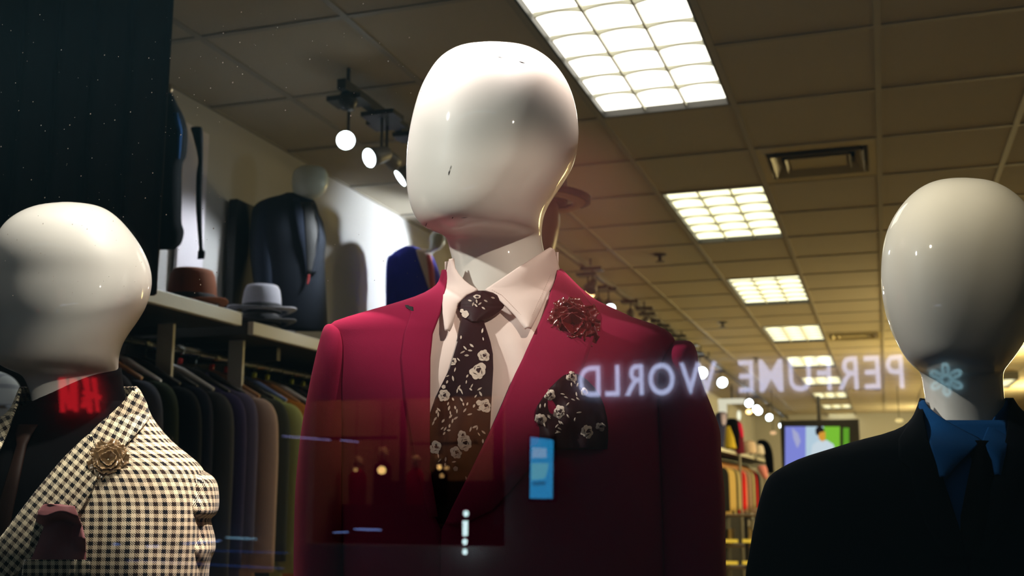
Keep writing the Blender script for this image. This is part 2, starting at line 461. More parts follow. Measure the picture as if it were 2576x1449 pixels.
def make_vent(label, loc):
    t = thing('air_vent', label, 'air vent', loc, 'ceiling air vents')
    W, L = .28, .318
    def ring(w0, w1, h0, h1, z0, z1, name, m):
        mb = MB(); vs = []
        for (w, h, z) in ((w0, h0, z0), (w1, h1, z1)):
            vs += [(-w, -h, z), (w, -h, z), (w, h, z), (-w, h, z)]
        mb.add(vs, [(i, (i+1) % 4, 4+(i+1) % 4, 4+i) for i in range(4)])
        o = mb.build(name, m, t); shell(o, .003)
    ring(W-.004, W-.05, L-.004, L-.09, -.002, .0, 'frame', M['vent'])
    ring(W-.05, W-.075, L-.09, L-.13, .0, .07, 'slat', M['vent'])
    ring(W-.07, W-.11, L-.13, L-.18, -.012, .03, 'slat', M['vent'])
    ring(W-.13, W-.16, L-.20, L-.24, -.008, .03, 'slat', M['vent'])
    MB().box(-W+.15, W-.15, -L+.23, L-.23, .0, .012).build('centre_plate', M['vent'], t)
    MB().box(-W, W, -L, L, .09, .1).build('backing', M['black'], t)
    return t
vl = ['square stepped air vent in the ceiling, nearest and largest, right of the second light', 'slim-looking far air vent right of the fourth ceiling light', 'smallest air vent, farthest back behind the letters']
for i, (a, b, y) in enumerate(vent_cells): make_vent(vl[i], ((a+b)/2, y+.3185, CEIL))

def sprinkler(px, py, label):
    r = ray(px, py); p = C0+r*((CEIL-C0.z)/r.z)
    t = thing('fire_sprinkler', label, 'sprinkler', (p.x, p.y, CEIL), 'ceiling sprinklers')
    MB().lathe([(.045, 0), (.045, -.006), (.02, -.014), (.001, -.014)]).build('rose', M['darkmetal'], t)
    MB().lathe([(.012, -.014), (.012, -.045), (.03, -.047), (.03, -.05), (.001, -.05)]).build('head', M['darkmetal'], t)
sprinkler(1660, 640, 'small dark sprinkler on the ceiling left of the second light panel')
sprinkler(1818, 810, 'small dark sprinkler on the ceiling left of the fourth light panel')
sprinkler(1902, 900, 'faint far sprinkler just above the mirrored letters')

# ------------------------------------------------------------------ mannequins in the window
def skull(tbl, K, name, parent, n=72, e=2.15, mats=None, sub=8):
    o = loft(tbl, K, n, e, sub, rel=26).build(name, mats or M['mannequin'], parent, world=True, smooth=True); return o

# ---- central mannequin
Kc = 1.33
pc = pt(1260, 1449, Kc)
mc = thing('shop_mannequin', 'tallest white faceless mannequin in a crimson jacket, white shirt and floral tie', 'mannequin', (pc.x, pc.y, .3), 'mannequins in the window')
head_c = [(104, 1228, 1246, .004, 0), (107, 1185, 1292, .028, 0), (116, 1148, 1332, .048, 0), (140, 1108, 1375, .069, 0), (175, 1082, 1408, .086, 0), (215, 1060, 1432, .097, 0), (260, 1045, 1447, .104, 0),
 (310, 1033, 1455, .108, 0), (360, 1025, 1455, .109, 0), (410, 1022, 1446, .108, .003), (450, 1022, 1425, .106, .004), (490, 1026, 1397, .102, .006), (525, 1035, 1375, .096, .006),
 (550, 1047, 1367, .089, .004), (568, 1064, 1364, .079, 0), (580, 1086, 1363, .069, -.006), (589, 1112, 1363, .061, -.012), (600, 1124, 1363, .057, -.014), (625, 1130, 1367, .056, -.014), (660, 1140, 1378, .057, -.012), (700, 1147, 1392, .059, -.01), (760, 1130, 1410, .06, -.01), (800, 1120, 1420, .06, -.01)]
b = skull(head_c, Kc, 'body', mc)
b['label'] = 'glossy white egg-shaped head and neck'
# small scuffs on the gloss
sc = MB()
def head_w(tbl, K, px, y, e=2.15):
    T = np.array(crom(tbl, 8)); xl, xr, bb, c = [float(np.interp(y, T[:, 0], T[:, j])) for j in (1, 2, 3, 4)]
    t = min(1, abs(px-(xl+xr)/2)/((xr-xl)/2)); return c+bb*(1-t**e)**(1/e)
for (x0, y0, x1, y1, wd) in ((1135, 416, 1131, 428, .7), (1131, 428, 1128, 440, 1.3), (1306, 155, 1320, 159, 1.4), (1250, 142, 1264, 146, .8), (1160, 549, 1176, 547, .8), (1137, 550, 1140, 546, 1.2), (1070, 570, 1074, 561, 1.0)):
    r = []
    for k in range(5):
        t = k/4; x, y = x0+(x1-x0)*t, y0+(y1-y0)*t; w = head_w(head_c, Kc, x, y)+.0004
        d = Vector((x1-x0, y1-y0)).normalized(); h = wd*(1-abs(2*t-1)*.7)
        r.append([pt(x+d.y*h, y-d.x*h, Kc, w), pt(x-d.y*h, y+d.x*h, Kc, w)])
    sc = MB(); rows_mesh(sc, r); so = sc.build('scuff', M['black'], mc, world=True); shell(so, .0003)

torso_c = [(676, 1118, 1405, .060, -.01), (700, 1112, 1428, .064, -.01), (722, 1100, 1450, .067, -.01), (745, 1062, 1476, .071, -.008), (765, 1004, 1506, .076, -.006), (785, 935, 1550, .081, -.004), (805, 868, 1592, .086, -.002),
 (820, 833, 1640, .090, 0), (842, 832, 1682, .096, 0), (875, 834, 1694, .103, .002), (915, 838, 1676, .110, .004), (970, 843, 1668, .118, .006), (1050, 852, 1664, .124, .008), (1150, 858, 1668, .126, .008), (1300, 862, 1675, .122, .006), (1449, 866, 1680, .118, .004), (1600, 860, 1690, .115, 0)]
bc = Body(torso_c, Kc, 2.4)
inner_c = [(676, 1130, 1404), (700, 1122, 1400), (740, 1118, 1388), (799, 1104, 1366), (840, 1087, 1344), (890, 1081, 1321), (944, 1080, 1298), (1039, 1080, 1257), (1097, 1080, 1230), (1180, 1080, 1190), (1280, 1085, 1140), (1330, 1110, 1112), (1449, 1120, 1110), (1600, 1120, 1110)]
jk = jacket_shell(bc, 680, 1600, inner_c, ny=90).build('jacket', M['crimson'], mc, world=True, smooth=True); shell(jk, .003, 1)
def sleeve(tbl, K, parent, m, e=2.2, folds=None, name='sleeve', uvs=1.0):
    mb = MB(); rows = []; uv = []; n = 40
    for (y, xl, xr, b_, c) in crom(tbl, 6):
        xc, a = (xl+xr)/2, (xr-xl)/2; r = []
        for k in range(n+1):
            th = 2*PI*k/n-PI/2; ct, st = math.cos(th), math.sin(th); q = (abs(ct)**e+abs(st)**e)**(-1/e)
            px = xc+a*ct*q; w = c+b_*st*q+(folds(px, y)*max(0, st) if folds else 0)
            r.append(pt(px, y, K, w))
        us = [0.0]
        for k in range(1, n+1): us.append(us[-1]+(r[k]-r[k-1]).length)
        rows.append(r); uv.append([(u*uvs, -y*mpp(K)*uvs) for u in us])
    rows_mesh(mb, rows, False, False, uvs=uv, flip=True)
    mb.add(rows[0][:n], [tuple(range(n))])
    return mb.build(name, m, parent, world=True, smooth=True)
sleeve([(815, 826, 836, .012, .0), (819, 818, 850, .035, 0), (832, 811, 868, .05, 0), (860, 803, 880, .058, 0), (900, 793, 885, .062, 0), (960, 780, 888, .062, 0), (1050, 763, 890, .060, 0), (1130, 752, 885, .058, 0), (1250, 742, 880, .055, .0), (1449, 738, 872, .052, .0), (1600, 738, 868, .05, 0)], Kc, jk, M['crimson'])
sleeve([(857, 1704, 1726, .012, .0), (860, 1690, 1738, .030, 0), (872, 1672, 1748, .048, 0), (895, 1650, 1755, .058, 0), (930, 1640, 1757, .062, 0), (970, 1632, 1769, .064, 0), (1025, 1630, 1791, .066, 0), (1083, 1630, 1811, .066, 0), (1157, 1632, 1815, .066, 0), (1240, 1634, 1823, .064, .0), (1345, 1636, 1825, .062, .0), (1449, 1640, 1827, .06, 0), (1600, 1645, 1835, .06, 0)], Kc, jk, M['crimson'])
# lapels
lw = lambda px, y: bc.w(px, y)
o = patch([(684, 1124, 1131), (712, 1117, 1124), (742, 1070, 1119), (762, 1034, 1117), (775, 1030, 1112), (790, 1036, 1108), (840, 1020, 1089), (900, 1012, 1083), (1000, 1022, 1082), (1100, 1040, 1081), (1200, 1060, 1083), (1300, 1084, 1098)], bc, .0055, .002, smoothrows=False).build('lapel', M['crimson'], jk, smooth=True); shell(o, .0025, 1)
o = patch([(684, 1403, 1407), (706, 1397, 1429), (736, 1385, 1458), (775, 1373, 1490), (800, 1364, 1500), (850, 1341, 1492), (900, 1318, 1476), (944, 1296, 1458), (1000, 1272, 1434), (1039, 1255, 1416), (1097, 1228, 1380), (1180, 1188, 1330), (1280, 1138, 1240), (1320, 1122, 1150)], bc, .0105, .003).build('lapel', M['crimson'], jk, smooth=True); shell(o, .0025, 1)
o['label'] = 'wide right lapel carrying the flower'
# notch in the left lapel
o = patch([(769, 1019, 1026), (774, 1022, 1040), (779, 1030, 1040), (783, 1036, 1041)], bc, .0105, 0, nx=4).build('lapel_notch', M['black'], jk, smooth=True); shell(o, .001, 1)
def seam(pts, body, parent, m, off=.004, wd=1.2):
    mb = MB(); P = crom(pts, 5); r = []
    for i, (x, y) in enumerate(P):
        q = P[min(i+1, len(P)-1)]-P[max(i-1, 0)]; q = q/np.linalg.norm(q)
        w = body.w(x, y)+off
        r.append([pt(x+q[1]*wd, y-q[0]*wd, body.K, w), pt(x-q[1]*wd, y+q[0]*wd, body.K, w)])
    rows_mesh(mb, r); o = mb.build('seam', m, parent, smooth=True); shell(o, .0008); return o
# shirt
shirt_t = [(y, a, b_) for y, a, b_ in ((737, 1092, 1416), (750, 1085, 1418), (800, 1070, 1400), (900, 1060, 1350), (1000, 1060, 1310), (1100, 1060, 1270), (1200, 1060, 1230), (1300, 1062, 1160), (1325, 1080, 1130))]
def shirt_w(px, y):
    w = bc.w(px, y)-.004
    w += .0035*math.sin((px+.62*y)/24.0)*math.exp(-((px-1130)/45.0)**2)*max(0, min(1, (y-780)/60))
    w += .0035*math.sin((px-.55*y)/21.0)*math.exp(-((px-1300)/40.0)**2)*max(0, min(1, (y-800)/60))
    w -= .022*max(0, min(1, (y-1180)/110.0))
    return w
sh = patch(shirt_t, bc, 0, 0, nx=60, sub=12, wfun=shirt_w).build('shirt', M['shirt'], mc, world=True, smooth=True); shell(sh, .002, 1)
o = patch([(750, 1214, 1246), (900, 1196, 1240), (1100, 1176, 1226), (1330, 1150, 1180)], bc, -.0075, 0, nx=6, sub=12).build('placket', M['shirt'], sh, smooth=True); shell(o, .0015, 1)
def neck_w(px, y):      # collar stands round the neck and comes forward onto the chest
    t = min(1, abs(px-1262)/148.0); nw = -.012+.074*math.sqrt(max(0, 1-t*t))
    k = max(0, min(1, (y-690)/70.0)); k = k*k*(3-2*k)
    return nw*(1-k)+max(nw, bc.w(px, min(y, 830))+.004)*k
colm = MB()
patch([(652, 1134, 1138), (665, 1131, 1142), (679, 1128, 1147), (695, 1124, 1158), (710, 1120, 1172), (722, 1119, 1187), (731, 1117, 1202), (735, 1117, 1196), (743, 1117, 1176), (766, 1115, 1151), (790, 1116, 1144), (815, 1120, 1137), (832, 1124, 1127)], bc, .008, .003, nx=14, wfun=neck_w, mb=colm)
o = colm.build('collar', M['shirt'], sh, smooth=True); shell(o, .0022, 1)
colm = MB()
patch([(627, 1384, 1389), (633, 1373, 1392), (655, 1337, 1398), (679, 1298, 1403), (705, 1260, 1396), (720, 1237, 1388), (731, 1222, 1383), (735, 1225, 1381), (757, 1257, 1371), (776, 1278, 1361), (795, 1298, 1350), (812, 1312, 1340), (826, 1325, 1331)], bc, .010, .005, nx=20, wfun=neck_w, mb=colm)
o = colm.build('collar', M['shirt'], sh, smooth=True); shell(o, .0022, 1)
# collar stand behind the neck
cs = MB(); rr = []
for j in range(7):
    y = 640+j*16; r = []
    for k in range(25):
        th = PI+PI*k/24; px = 1262+(139 if j < 3 else 143)*math.cos(th); yy = y+(18 if px < 1262 else -6)*abs(math.cos(th))
        r.append(pt(px, yy, Kc, -.012+.066*math.sin(th)))
    rr.append(r)
rows_mesh(cs, rr); o = cs.build('collar_stand', M['shirt'], sh, smooth=True); shell(o, .002, 1)

# stitch line on the right collar leaf
st = MB()
P = [(1386, 690), (1365, 737), (1330, 812), (1318, 800), (1262, 742), (1236, 728)]
for a, b_ in zip(P[:-1], P[1:]):
    L = math.hypot(b_[0]-a[0], b_[1]-a[1]); n = int(L/5)
    for i in range(n):
        t0, t1 = (i+.15)/n, (i+.65)/n
        q = []
        for t in (t0, t1):
            x, y = a[0]+(b_[0]-a[0])*t, a[1]+(b_[1]-a[1])*t; q.append(pt(x, y, Kc, neck_w(x, y)+.0165))
        st.tube(q, .00022, 4)
o = st.build('stitching', mat('thread', (.45, .33, .28), .7), sh)

# tie
def tie_w(px, y):
    t = (px-np.interp(y, [740, 800, 930, 1050, 1300], [1208, 1190, 1184, 1160, 1140]))/np.interp(y, [740, 800, 860, 1050, 1300], [45, 25, 42, 80, 80])
    return shirt_w(min(max(px, 1075), 1300), max(y, 770))+.0115+.004*max(0, 1-t*t)
tie_rows = [(792, 1164, 1214), (812, 1160, 1218), (835, 1156, 1226), (860, 1151, 1234), (890, 1142, 1240), (927, 1131, 1241), (981, 1104, 1238), (1035, 1086, 1235), (1097, 1074, 1232), (1180, 1070, 1229), (1260, 1070, 1226), (1318, 1082, 1200)]
tb = MB(); patch(tie_rows, bc, 0, 0, nx=18, sub=6, wfun=tie_w, mb=tb)
def inside_tie(px, y, m=0):
    T = np.array(tie_rows)
    if y < 793 or y > 1300: return False
    return np.interp(y, T[:, 0], T[:, 1])+m < px < np.interp(y, T[:, 0], T[:, 2])-m
def blob(mb, x, y, r, wf, K, mi, lobes=5, amp=.16, n=26, clip=None, off=.0012, sq=1.0, rot=0):
    ph = random.random()*6; ring = []
    for k in range(n):
        th = 2*PI*k/n; q = r*(1+amp*abs(math.sin(lobes*th/2+ph))-amp*.5+random.uniform(-.04, .04))
        dx, dy = q*math.cos(th), q*sq*math.sin(th); X, Y = x+dx*math.cos(rot)-dy*math.sin(rot), y+dx*math.sin(rot)+dy*math.cos(rot)
        if clip: X = min(max(X, clip(Y)[0]), clip(Y)[1])
        ring.append((X, Y))
    cx = sum(q[0] for q in ring)/n; cy_ = sum(q[1] for q in ring)/n
    vs = [pt(cx, cy_, K, wf(cx, cy_)+off)]+[pt(X, Y, K, wf(X, Y)+off) for X, Y in ring]
    mb.add(vs, [(0, 1+(k+1) % n, 1+k) for k in range(n)], mi)
def leafm(mb, x, y, L, wd, ang, wf, K, mi, off=.001):
    n = 6; r = []
    for k in range(n+1):
        t = k/n-.5; h = wd*math.cos(t*PI)**.8 if abs(t) < .5 else .05
        X, Y = x+L*t*math.cos(ang), y+L*t*math.sin(ang)
        r.append([pt(X-h*math.sin(ang), Y+h*math.cos(ang), K, wf(X, Y)+off), pt(X+h*math.sin(ang), Y-h*math.cos(ang), K, wf(X, Y)+off)])
    rows_mesh(mb, r, mi=mi)
TT = np.array(tie_rows)
clipt = lambda Y: (np.interp(Y, TT[:, 0], TT[:, 1])+1, np.interp(Y, TT[:, 0], TT[:, 2])-1)
def rose(mb, x, y, r, wf, K, clip=None, mi=1, md=2):
    for q in range(3):      # three overlapping petal lobes, then the dark heart and slits between petals
        th = random.random()*2+q*2.1
        blob(mb, x+.30*r*math.cos(th), y+.30*r*math.sin(th), r*.78, wf, K, mi, random.choice([3, 4, 5]), .30, clip=clip, off=.0008+.00012*q)
    blob(mb, x+.10*r, y-.08*r, r*.30, wf, K, md, 3, .5, clip=clip, off=.0014, sq=.8, rot=random.random()*3)
    for q in range(4):
        th = random.random()*.9+q*1.57
        X, Y = x+.52*r*math.cos(th), y+.52*r*math.sin(th)
        if clip is None or clip(Y)[0]+2 < X < clip(Y)[1]-2: leafm(mb, X, Y, r*.55, r*.045, th+1.2, wf, K, md, off=.0014)
for x, y, r in ((1139, 909, 9), (1202, 932, 20), (1217, 895, 14), (1117, 995, 14), (1221, 1021, 15), (1205, 1013, 7), (1096, 1125, 15), (1169, 1115, 18), (1163, 1095, 11), (1147, 1139, 14), (1146, 1179, 6), (1116, 973, 5), (1124, 924, 5)):
    if r > 8: rose(tb, x, y, r, tie_w, Kc, clipt)
    else: blob(tb, x, y, r, tie_w, Kc, 1, clip=clipt)
lv = [(185, 150), (185, 185), (240, 210), (180, 245), (385, 185), (375, 245), (430, 285), (420, 320), (510, 315), (520, 365), (470, 390), (300, 300), (283, 335), (315, 325), (330, 350), (240, 420), (325, 425), (345, 470), (385, 468), (453, 488), (503, 528), (200, 510), (262, 505), (280, 540), (213, 560), (360, 532), (410, 573), (190, 465), (75, 545), (95, 525), (90, 575), (215, 595), (268, 612), (235, 640), (60, 620), (12, 625), (40, 662), (140, 640), (205, 690), (130, 715), (160, 722), (197, 735), (150, 767), (462, 700), (485, 715), (418, 725), (550, 755), (503, 775), (543, 845), (512, 988), (165, 1030), (105, 1040), (250, 1055), (90, 990), (375, 1225), (460, 1155), (455, 1188), (160, 1080), (110, 270), (260, 120)]
lv = [(1080+a/4.03, 900+b_/4.03) for a, b_ in lv]+[(760+a/2.415, 600+b_/2.415) for a, b_ in ((965, 600), (1130, 600), (1140, 640), (1020, 680), (990, 665), (975, 690), (1000, 710), (950, 735), (1100, 610), (1095, 560), (960, 560), (1030, 650))]
for i, (x, y) in enumerate(lv):
    if inside_tie(x, y, 3): leafm(tb, x, y, random.uniform(9, 15), random.uniform(1.7, 2.8), random.choice([-1.2, -.9, .9, 1.3, .4, -.3, 1.6])+random.uniform(-.3, .3), tie_w, Kc, 1)
tie = tb.build('tie', [M['tie'], M['motif'], M['motif_dark']], mc, world=True, smooth=True)
kb = MB()
knot_rows = [(731, 1202, 1222), (736, 1188, 1240), (743, 1174, 1252), (752, 1164, 1262), (765, 1154, 1270), (775, 1151, 1266), (785, 1156, 1254), (795, 1162, 1240), (803, 1168, 1224), (808, 1176, 1212)]
def knot_w(px, y):
    T = np.array(knot_rows); a, b_ = np.interp(y, T[:, 0], T[:, 1]), np.interp(y, T[:, 0], T[:, 2]); t = (2*px-a-b_)/(b_-a)
    v = (y-731)/77.0
    return shirt_w(px, max(y, 770))+.012+.013*max(0, 1-t*t)*(.6+.4*math.sin(PI*min(1, max(0, v))))
patch(knot_rows, bc, 0, 0, nx=18, sub=4, wfun=knot_w, mb=kb)
KT = np.array(knot_rows); clipk = lambda Y: (np.interp(Y, KT[:, 0], KT[:, 1])+1, np.interp(Y, KT[:, 0], KT[:, 2])-1)
blob(kb, 1200, 746, 9, knot_w, Kc, 1, sq=.55, clip=clipk); blob(kb, 1200, 746, 4.5, knot_w, Kc, 2, sq=.5, off=.0018)
blob(kb, 1170, 790, 9, knot_w, Kc, 1, clip=clipk); blob(kb, 1162, 782, 5, knot_w, Kc, 1, clip=clipk, off=.0014)
for x, y, a in ((1182, 756, .3), (1199, 758, 1.4), (1197, 768, .8), (1216, 775, .6), (1207, 764, -.6), (1240, 749, .3), (1190, 765, 1.9), (1222, 757, .5)): leafm(kb, x, y, 11, 2.2, a, knot_w, Kc, 1)
kb.build('knot', [M['tie'], M['motif'], M['motif_dark']], tie, smooth=True)
kb2 = MB(); blob(kb2, 1187, 805, 6, tie_w, Kc, 0, 3, .1, off=.004); blob(kb2, 1187, 828, 5, tie_w, Kc, 0, 3, .1, off=.004)

# rosette of satin petals
def rosette(name, label, px, py, K, w, rad, m, seed, layers=((9, .98, .22), (8, .78, .55), (6, .55, .85), (4, .33, 1.1))):
    random.seed(seed)
    t = thing(name, label, 'flower brooch', pt(px, py, K, w), 'fabric flowers on the lapels')
    c = pt(px, py, K, w); nrm = -ray(px, py).normalized(); nrm = (nrm+Vector((0, 0, .12))).normalized()
    a = nrm.cross(Vector((0, 0, 1))).normalized()*-1; bb = nrm.cross(a)
    for li, (n, rr_, lift) in enumerate(layers):
        for i in range(n):
            th = 2*PI*(i+random.uniform(-.2, .2)+li*.5)/n; mb = MB(); nu, nv = 9, 8; rows = []
            R_ = rad*rr_*random.uniform(.9, 1.08); wid = rad*.42*random.uniform(.85, 1.15); cup = random.uniform(.2, .5); rl = random.uniform(-.2, .35); tw = random.uniform(-.5, .5)
            for u in range(nu+1):
                q = u/nu; r = R_*(.12+.88*q); hw = wid*math.sin(min(1, q*1.02+.12)*PI*.86+.12)**.6
                row = []
                for v in range(nv+1):
                    s_ = v/nv*2-1
                    x = r; y = hw*s_
                    z = rad*(.10+lift*.42*q**.8+cup*.35*s_*s_*q-.30*rl*q*q+.035*math.sin(s_*7+i)*q) + tw*y*q*.6
                    X = x*math.cos(th)-y*math.sin(th); Y = x*math.sin(th)+y*math.cos(th)
                    row.append(a*X+bb*Y+nrm*z)
                rows.append(row)
            rows_mesh(mb, rows); o = mb.build('petal', m, t, smooth=True); shell(o, .0008)
    return t
bw = bc.w(1443, 815)
rosette('lapel_flower', 'dark red satin flower pinned to the crimson jacket lapel', 1441, 817, Kc, bw+.0145, .0315, M['redsatin'], 3)

# pocket squares
pk = MB()
def pk_w(px, y): return bc.w(px, y)+.016+.004*math.sin((px-.5*y)/13.0)+.003*math.sin((px+.8*y)/17.0)
prow = [(939, 1430, 1446), (944, 1418, 1460), (955, 1404, 1476), (975, 1384, 1496), (993, 1370, 1508), (1020, 1352, 1520), (1050, 1345, 1527), (1075, 1341, 1530), (1100, 1336, 1530), (1130, 1334, 1528)]
patch(prow, bc, 0, .006, nx=26, sub=5, wfun=pk_w, mb=pk)
PR = np.array(prow); clp = lambda Y: (np.interp(Y, PR[:, 0], PR[:, 1])+1, np.interp(Y, PR[:, 0], PR[:, 2])-1)
def pkb(px, y):
    a, b_ = clp(y); t = min(1, max(-1, (2*px-a-b_)/(b_-a))); return pk_w(px, y)+.006*(1-t*t)
for x, y, r in ((1438, 948, 13), (1381, 994, 14), (1407, 1036, 15), (1358, 1056, 15), (1478, 1086, 15), (1510, 1074, 11), (1470, 985, 9)): rose(pk, x, y, r, pkb, Kc, clp)
for i in range(26):
    x, y = random.uniform(1350, 1520), random.uniform(960, 1110)
    a, b_ = clp(y)
    if a+6 < x < b_-6: leafm(pk, x, y, 11, 2, random.uniform(0, 3), pkb, Kc, 1)
po = pk.build('pocket_square', [M['tie'], M['motif'], M['motif_dark']], None, smooth=True); shell(po, .0012, -1)
tag(po, 'dark floral pocket square in the crimson jacket breast pocket', 'pocket square')
trous = []
def legs(parent, px, K, m, spread=48):
    p = pt(px, 1600, K)
    for s in (-1, 1):
        MB().tube([(p.x+s*.085, p.y, p.z+.02), (p.x+s*.088, p.y, 1.05), (p.x+s*.09, p.y, .8), (p.x+s*.085, p.y-.01, .42), (p.x+s*.085, p.y-.02, .301)], [.075, .078, .072, .062, .06], 20).build('trouser_leg', m, parent, world=True, smooth=True)
legs(mc, 1270, Kc, M['black'])

# ---- left mannequin (houndstooth)
Kl = 1.51*cp
pl = pt(190, 1449, Kl)
ml = thing('shop_mannequin', 'white faceless mannequin at left in a houndstooth check jacket over black', 'mannequin', (pl.x, pl.y, .3), 'mannequins in the window')
head_l = [(508, 160, 175, .004, 0), (511, 118, 215, .028, 0), (520, 75, 256, .050, 0), (540, 35, 288, .074, 0), (565, 6, 314, .088, 0), (600, -14, 342, .099, 0), (640, -24, 366, .105, 0), (680, -28, 380, .107, 0), (720, -29, 383, .106, .004),
 (765, -29, 371, .103, .008), (800, -28, 352, .099, .010), (835, -27, 327, .094, .012), (865, -26, 308, .088, .012), (895, -20, 300, .080, .010), (915, -5, 298, .072, .004), (929, 20, 298, .065, -.004), (940, 50, 300, .058, -.012), (955, 63, 303, .054, -.014), (985, 74, 310, .052, -.014), (1040, 83, 318, .054, -.012), (1100, 70, 330, .056, -.01), (1140, 60, 335, .056, -.01)]
b = skull(head_l, Kl, 'body', ml); b['label'] = 'glossy white egg-shaped head and neck'
torso_l = [(965, 60, 330, .056, -.012), (985, 50, 348, .060, -.012), (1005, 42, 358, .064, -.01), (1030, 30, 368, .068, -.008), (1055, 5, 380, .073, -.004), (1080, -30, 398, .078, 0), (1105, -60, 420, .084, .002), (1130, -80, 447, .090, .004), (1152, -90, 475, .096, .006), (1175, -95, 500, .102, .008),
 (1200, -98, 512, .108, .010), (1250, -100, 516, .115, .012), (1320, -100, 512, .122, .014), (1400, -98, 508, .126, .014), (1500, -95, 505, .126, .012), (1640, -92, 505, .124, .01)]
def fl(px, y): return .0022*math.sin((px-.35*y+40)/26.0)*max(0, min(1, (y-1180)/80))*max(0, min(1, (px-270)/80))
bl = Body(torso_l, Kl, 2.5, folds=fl)
inner_l = [(965, 60, 334), (988, 52, 340), (1020, 45, 318), (1060, 30, 275), (1094, 12, 228), (1145, -5, 172), (1237, -30, 93), (1300, -45, 45), (1357, -50, 2), (1410, -56, -38), (1640, -58, -58)]
UVS = 1.0
jl = jacket_shell(bl, 975, 1640, inner_l, n1=34, ny=90, uvs=UVS).build('jacket', M['hound'], ml, world=True, smooth=True); shell(jl, .003, 1)
def slf(px, y): return .005*math.sin((y-.6*px)/17.0)*max(0, min(1, (y-1195)/45))*max(0, min(1, (px-430)/70))
sleeve([(1168, 446, 462, .015, 0), (1171, 436, 480, .035, 0), (1180, 420, 505, .05, .002), (1196, 404, 532, .062, .004), (1215, 396, 546, .068, .006), (1245, 390, 551, .072, .008), (1272, 388, 551, .074, .008), (1292, 388, 545, .074, .008), (1305, 388, 532, .072, .008), (1322, 390, 534, .072, .008), (1350, 392, 541, .073, .008), (1380, 394, 542, .073, .008), (1402, 396, 534, .072, .008), (1430, 396, 527, .072, .008), (1500, 396, 525, .072, .006), (1640, 396, 522, .070, 0)], Kl, jl, M['hound'], folds=slf, uvs=UVS)
# collar and lapel
def coll_w(px, y):
    t = min(1, abs(px-200)/178.0); nw = -.006+.085*math.sqrt(max(0, 1-t*t))
    return max(nw*.93, bl.w(px, y))
o = patch([(986, 336, 344), (992, 330, 352), (1005, 317, 360), (1022, 301, 367), (1040, 282, 371), (1052, 268, 373), (1064, 257, 366), (1080, 240, 354), (1094, 228, 341), (1108, 229, 329), (1122, 231, 314), (1136, 234, 290), (1148, 236, 262), (1156, 237, 245)], bl, .010, .003, nx=20, uvrot=math.radians(28), uvs=UVS, wfun=coll_w).build('collar', M['hound'], jl, smooth=True); shell(o, .0028, 1)
o = patch([(1096, 226, 229), (1110, 208, 240), (1125, 192, 246), (1145, 171, 250), (1165, 152, 252), (1190, 131, 250), (1237, 92, 230), (1300, 44, 196), (1357, 1, 150), (1410, -40, 90), (1449, -56, 30), (1470, -57, -20)], bl, .0095, .003, nx=24, uvrot=math.radians(40), uvs=UVS).build('lapel', M['hound'], jl, smooth=True); shell(o, .0025, 1)
o = patch([(1050, 0, 32), (1075, -30, 26), (1105, -45, 14), (1145, -58, -4), (1200, -70, -18), (1300, -80, -44)], bl, .008, .002, nx=10, uvrot=-.5, uvs=UVS).build('lapel', M['hound'], jl, smooth=True); shell(o, .0025, 1)
seam([(446, 1172), (420, 1184), (403, 1203), (392, 1230), (388, 1270)], bl, jl, M['blackcloth'], off=.002, wd=.9)
seam([(366, 1066), (345, 1090), (318, 1122)], bl, jl, M['blackcloth'], off=.004, wd=1.0)
# black roll collar and shirt under it
o = loft([(925, 262, 306, .02, -.012), (940, 200, 307, .052, -.014), (965, 130, 310, .058, -.013), (1000, 84, 316, .060, -.012), (1040, 76, 322, .062, -.01), (1090, 66, 340, .066, -.006), (1130, 40, 350, .07, 0)], Kl, 48, 2.1, 5).build('shirt', M['blackcloth'], ml, world=True, smooth=True)
o2 = patch([(1010, 70, 330), (1060, 20, 300), (1110, 0, 250), (1180, -30, 190), (1280, -60, 110), (1400, -70, 40), (1460, -70, 0)], bl, -.006, 0, nx=20).build('shirt_front', M['blackcloth'], o, smooth=True); shell(o2, .002, 1)
o2 = patch([(1070, 48, 96), (1095, 40, 80), (1120, 44, 66), (1200, 20, 50), (1300, -10, 30), (1400, -40, 10)], bl, .004, .004, nx=8).build('tie', M['brownsilk'], ml, world=True, smooth=True); shell(o2, .002, 1)
rosette('lapel_flower', 'bronze satin flower pinned to the houndstooth jacket lapel', 272, 1156, Kl, bl.w(272, 1156)+.0135, .0245, M['bronze'], 11)
def pm_w(px, y):
    k = max(0, min(1, (y-1292-6*math.sin(px/14.0))/26.0)); e_ = max(0, (px-185)/30.0)
    return bl.w(px, y)+.060+.003*math.sin((px+y*.6)/18.0)-.050*k*k*(3-2*k)*(1-min(1, e_)*.5*max(0, min(1, (1385-y)/30.0)))
ps = patch([(1268, 112, 150), (1273, 105, 188), (1285, 96, 193), (1300, 92, 197), (1325, 86, 205), (1355, 80, 212), (1385, 76, 216), (1408, 73, 217), (1440, 70, 216)], bl, 0, .008, nx=22, sub=5, wfun=pm_w, uvrot=0).build('pocket_square', M['mauve'], None, smooth=True); shell(ps, .0015, -1)
tag(ps, 'dusky pink pocket square in the houndstooth jacket pocket', 'pocket square')
o = patch([(1408, 60, 224), (1416, 58, 226), (1436, 56, 224), (1449, 54, 222)], bl, .022, .004, nx=16, uvs=UVS).build('pocket_welt', M['hound'], jl, smooth=True); shell(o, .003, -1)
legs(ml, 200, Kl, M['black'])

